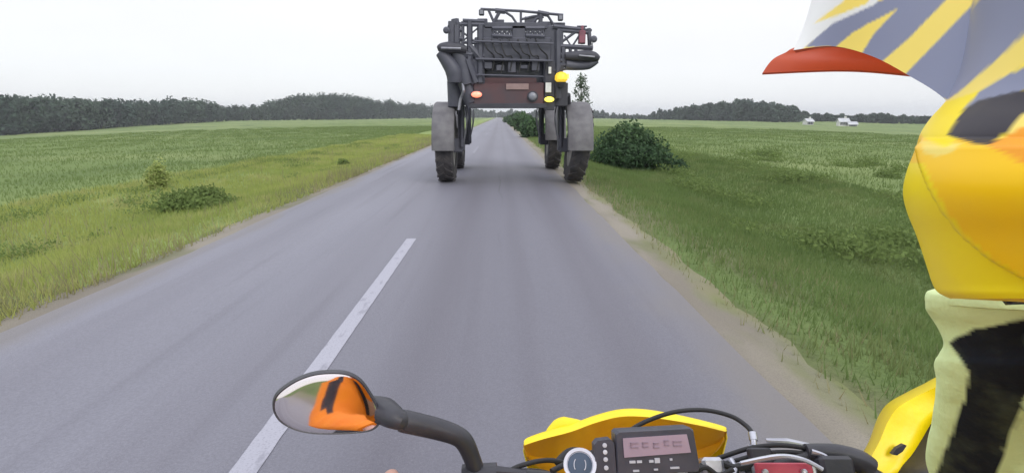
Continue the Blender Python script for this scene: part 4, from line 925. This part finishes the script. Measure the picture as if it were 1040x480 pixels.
# print on the left side of shell and peak (flat graphics), with a highlight painted on the chin bar; material slots
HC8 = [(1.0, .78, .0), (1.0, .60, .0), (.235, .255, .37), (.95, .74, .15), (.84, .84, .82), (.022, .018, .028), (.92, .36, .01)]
def paint_mat2():
    b = NB('helmet_paint', .42); at = b.n.new('ShaderNodeAttribute'); at.attribute_name = 'print'
    b.b.inputs['Specular IOR Level'].default_value = .22; b.b.inputs['Coat Weight'].default_value = .03; b.b.inputs['Coat Roughness'].default_value = .15
    c = b.mix(b.math('MULTIPLY', b.noise(30, (1, 1, 1), 5, .5, .75), .05), at.outputs['Color'], (.35, .30, .20))
    return b.done(c)
HMAT = paint_mat2()
def paintmesh(o, fn):
    me = o.data; ca = me.color_attributes.new('print', 'FLOAT_COLOR', 'POINT'); O = wl(o)
    out = []
    for v in me.vertices:
        out += [*fn(v.co+O, v.index), 1.]
    ca.data.foreach_set('color', out)
def softcol(px, py):
    a = [0, 0, 0]
    for dx, dy in ((-.7, -.5), (.7, -.5), (.7, .5), (-.7, .5)):
        c = HC8[colour(px+dx, py+dy)]; a = [p+q/4 for p, q in zip(a, c)]
    return a
YEL, GOLD, LAV, CREAM, WHITE, BLK, ORG = range(7)
graph = [  # painted in order, later wins (px, py of the photograph)
 (CREAM, [(760, -300), (1600, -300), (1600, 120), (1040, 40), (960, 112), (800, 60)]),
 (LAV, [(838, 45), (860, 30), (905, 8), (935, -30), (1000, -30), (990, -4), (900, 66), (870, 60)]),
 (CREAM, [(846, 50), (870, 30), (912, 9), (888, 34), (874, 56)]),
 (LAV, [(818, 48), (845, 24), (900, -2), (910, -30), (955, -30), (912, 6), (872, 30), (842, 47)]),
 (WHITE, [(790, 60), (812, 28), (826, -30), (905, -30), (890, 4), (846, 24), (815, 50)]),
 (CREAM, [(826, 24), (856, 2), (880, -30), (905, -30), (880, 4), (850, 16)]),
 (CREAM, [(894, 64), (922, 40), (965, -4), (990, -40), (1035, -40), (998, -4), (950, 42), (919, 76)]),
 (LAV, [(919, 76), (950, 44), (1002, -10), (1035, -40), (1600, -300), (1600, 10), (1040, 36), (1000, 74), (962, 102), (940, 92)]),
 (CREAM, [(960, 106), (985, 84), (1015, 58), (1050, 26), (1200, -60), (1300, 20), (1040, 66), (1010, 86), (985, 100), (975, 112)]),
 (YEL, [(938, 140), (925, 120), (960, 104), (1000, 90), (1000, 120), (960, 150)]),
 (LAV, [(978, 112), (996, 92), (1020, 78), (1045, 66), (1300, 20), (1300, 90), (1040, 90), (1000, 108)]),
 (BLK, [(962, 137), (978, 112), (994, 102), (1018, 96), (1045, 90), (1300, 80), (1300, 120), (1040, 114), (1022, 134), (1006, 148), (990, 146)]),
 (CREAM, [(1008, 149), (1026, 132), (1042, 114), (1300, 110), (1300, 170), (1040, 162)]),
 (ORG, [(1005, 148), (1040, 128), (1300, 130), (1300, 180), (1040, 166), (1020, 156)]),
]
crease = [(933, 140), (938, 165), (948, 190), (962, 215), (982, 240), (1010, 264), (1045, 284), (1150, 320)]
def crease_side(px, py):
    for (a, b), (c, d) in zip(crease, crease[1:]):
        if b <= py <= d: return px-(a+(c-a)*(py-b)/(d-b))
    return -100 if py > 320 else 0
def colour(px, py):
    if py > 134 and not inpoly(px, py, graph[9][1]) and not inpoly(px, py, graph[11][1]) and not inpoly(px, py, graph[12][1]):
        if inpoly(px, py, graph[13][1]): return ORG
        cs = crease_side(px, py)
        if py < 165 and px < 975+(165-py)*.5 and cs > -20: return CREAM if inpoly(px, py, [(934, 144), (955, 140), (975, 146), (970, 154), (950, 159), (938, 155)]) else GOLD  # cream patch at the top of the chin bar is a painted highlight
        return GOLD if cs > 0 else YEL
    r = YEL
    for m_, pl in graph:
        if inpoly(px, py, pl): r = m_
    return r
# shell rings: silhouette px per row
sil = [(-330, 1180, .03, .04), (-310, 1120, .07, .085), (-260, 1060, .10, .12), (-200, 1030, .118, .14), (-120, 1005, .125, .15), (-40, 990, .128, .155), (30, 982, .128, .155), (70, 975, .126, .15), (100, 962, .122, .148), (120, 945, .118, .15), (135, 935, .114, .15), (150, 930, .112, .15), (175, 920.5, .11, .15), (195, 917, .108, .15), (215, 921, .106, .148), (240, 931, .105, .146), (270, 941, .102, .142), (288, 947, .098, .138), (297, 953, .092, .13), (303, 965, .080, .115)]
sl_ = sp(sil, 9); NR = 300; mb = MB(); rings = []
for (py, px, a, b) in sl_:
    k = (px-520)/F; zc = .175; xc = k*zc+math.sqrt(a*a+k*k*b*b); zt = zc+.5*b
    yv = (240-py)/F*.265
    row = []
    for t in np.linspace(0, 2*math.pi, NR, endpoint=False):
        X_, Z_ = xc-a*math.cos(t), zc+b*math.sin(t)
        wv = float(sst(-20, 90, py)); yq = yv*(1-wv)+wv*(240-py)/F*min(max(Z_, .15), .31)
        p = CV(X_, yq, Z_)
        if Z_ > .1:
            qx, qy = proj(p); cs = crease_side(qx, qy)
            if qy > 138 and cs > 0 and math.cos(t) > -.2: 
                kk = float(sst(0, 9, cs))*float(sst(138, 150, qy)); p = CV(X_-a*math.cos(t)*.05*kk, yq, Z_+b*math.sin(t)*.03*kk)
        row.append(p)
    rings.append(row)
mb.loft(rings)
sh_ = obj('helmet_shell', mb, HMAT, hel, smooth=1)
def fs_(p, i):
    v = CR.transposed() @ (p-C0)
    if -v.z > .02:
        px, py = 520+F*v.x/-v.z, 240-F*v.y/-v.z
        return softcol(px, py) if px < 1290 else HC8[LAV if py < 60 else YEL]
    return HC8[LAV if v.y > .03 else YEL]
paintmesh(sh_, fs_)
# goggles on the front of the head (far side from the lens)
mb = MB(); rings = []
for yv, k in ((.045, .99), (.04, 1.02), (.015, 1.03), (-.015, 1.03), (-.035, 1.02), (-.04, .99)):
    rings.append([CV(.315+.11*k*math.sin(t), yv, .18+.152*k*math.cos(t)) for t in np.linspace(-.25, .95, 20)])
mb.loft(rings, closed=False, cap=False); obj('goggles', mb, M['goggle'], hel, smooth=True, mods=[('SOLIDIFY', dict(thickness=.004))])
# peak: arched sections from front (station 0) to root
ST = [((806, 51, .42), (905, -150, .47), (774, 76, .52), (786, 40)), ((845, 47, .385), (900, -150, .44), (850, 73, .50), None), ((885, 57, .35), (960, -190, .41), (905, 76, .48), None), ((925, 78, .31), (1030, -230, .38), (960, 84, .46), None), ((962, 103, .275), (1110, -260, .34), (1040, 108, .44), None), ((1000, 150, .25), (1200, -300, .30), (1120, 150, .42), None)]
def section(Lp, Rg, Rp, n=34, first=False):
    a, r, b = P(*Lp), P(*Rg), P(*Rp)
    if first: ctl = [a, P(818, 22, .435), P(832, -25, .45), P(855, -75, .46), r, P(885, -50, .50), P(832, 36, .52), P(798, 55, .522), P(783, 64, .521), b]
    else:
        x, y, z = Rp; ctl = [a, a*.72+r*.28+CR@Vector((-.012, 0, .014)), a*.45+r*.55+CR@Vector((-.010, .004, .010)), a*.2+r*.8+CR@Vector((-.006, .003, .006)), r, P(x+70, y-130, z-.01), P(x+36, y-60, z+.01), P(x+20, y-26, z+.01), P(x+8, y-9, z), b]
    return [Vector(q) for q in sp([tuple(q) for q in ctl], n)]
key = [section(a, r, b, first=(i == 0)) for i, (a, r, b, _) in enumerate(ST)]
rings = []; ncol = len(key[0])
cols = [sp([tuple(kk[j]) for kk in key], 34) for j in range(ncol)]
mb = MB(); mb.loft([[Vector(cols[j][i]) for j in range(ncol)] for i in range(len(cols[0]))], closed=False, cap=False)
pk = obj('peak', mb, HMAT, hel, smooth=1)
def fp_(p, i):
    px, py = proj(p); return softcol(px, py if py < 130 else 100) if i % ncol < ncol*.42 else HC8[LAV]
paintmesh(pk, fp_); paintmesh(*_fs_late)
# underside skin, 3 mm inside the outer skin, plus rolled rim
nr = len(cols[0]); G = [[Vector(cols[j][i]) for j in range(ncol)] for i in range(nr)]
_j = ncol*3//8; _n = (G[3][_j]-G[1][_j]).cross(G[2][_j+1]-G[2][_j-1]); SGN = 1 if _n.dot((G[2][0]+G[2][-1])/2-G[2][_j]) > 0 else -1
inner = []
for i in range(nr):
    row = []
    for j in range(ncol):
        du = G[min(i+1, nr-1)][j]-G[max(i-1, 0)][j]; dv = G[i][min(j+1, ncol-1)]-G[i][max(j-1, 0)]; nn = du.cross(dv).normalized()
        nn = nn*SGN
        row.append(G[i][j]+nn*.003)
    inner.append(row)
mb = MB(); mb.loft(inner, closed=False, cap=False)
mb.loft([[G[i][0] for i in range(nr)], [inner[i][0] for i in range(nr)]], closed=False, cap=False); mb.loft([[G[i][-1] for i in range(nr)], [inner[i][-1] for i in range(nr)]], closed=False, cap=False)
obj('peak_lining', mb, M['h_red'], hel, smooth=True)
mb = MB(); mb.loft([G[0], inner[0]], closed=False, cap=False); obj('peak_rim', mb, M['h_white'], hel, smooth=True)
hm = bpy.data.materials.new('haze_air'); hm.use_nodes = True; n = hm.node_tree.nodes; n.clear()
ho = n.new('ShaderNodeOutputMaterial'); pv = n.new('ShaderNodeVolumePrincipled'); hm.node_tree.links.new(pv.outputs[0], ho.inputs['Volume'])
pv.inputs['Density'].default_value = .00042; pv.inputs['Color'].default_value = (.90, .93, .97, 1); pv.inputs['Anisotropy'].default_value = .2
mb = MB(); mb.box((0, 1055, 12), (3040, 2740, 38), bev=.0001); hb_ = obj('haze', mb, hm, origin=(0, 1055, 12)); tag(hb_, 'thin pale haze over the fields', kind='stuff')
for o in bpy.data.objects:
    if '_o' in o: del o['_o']
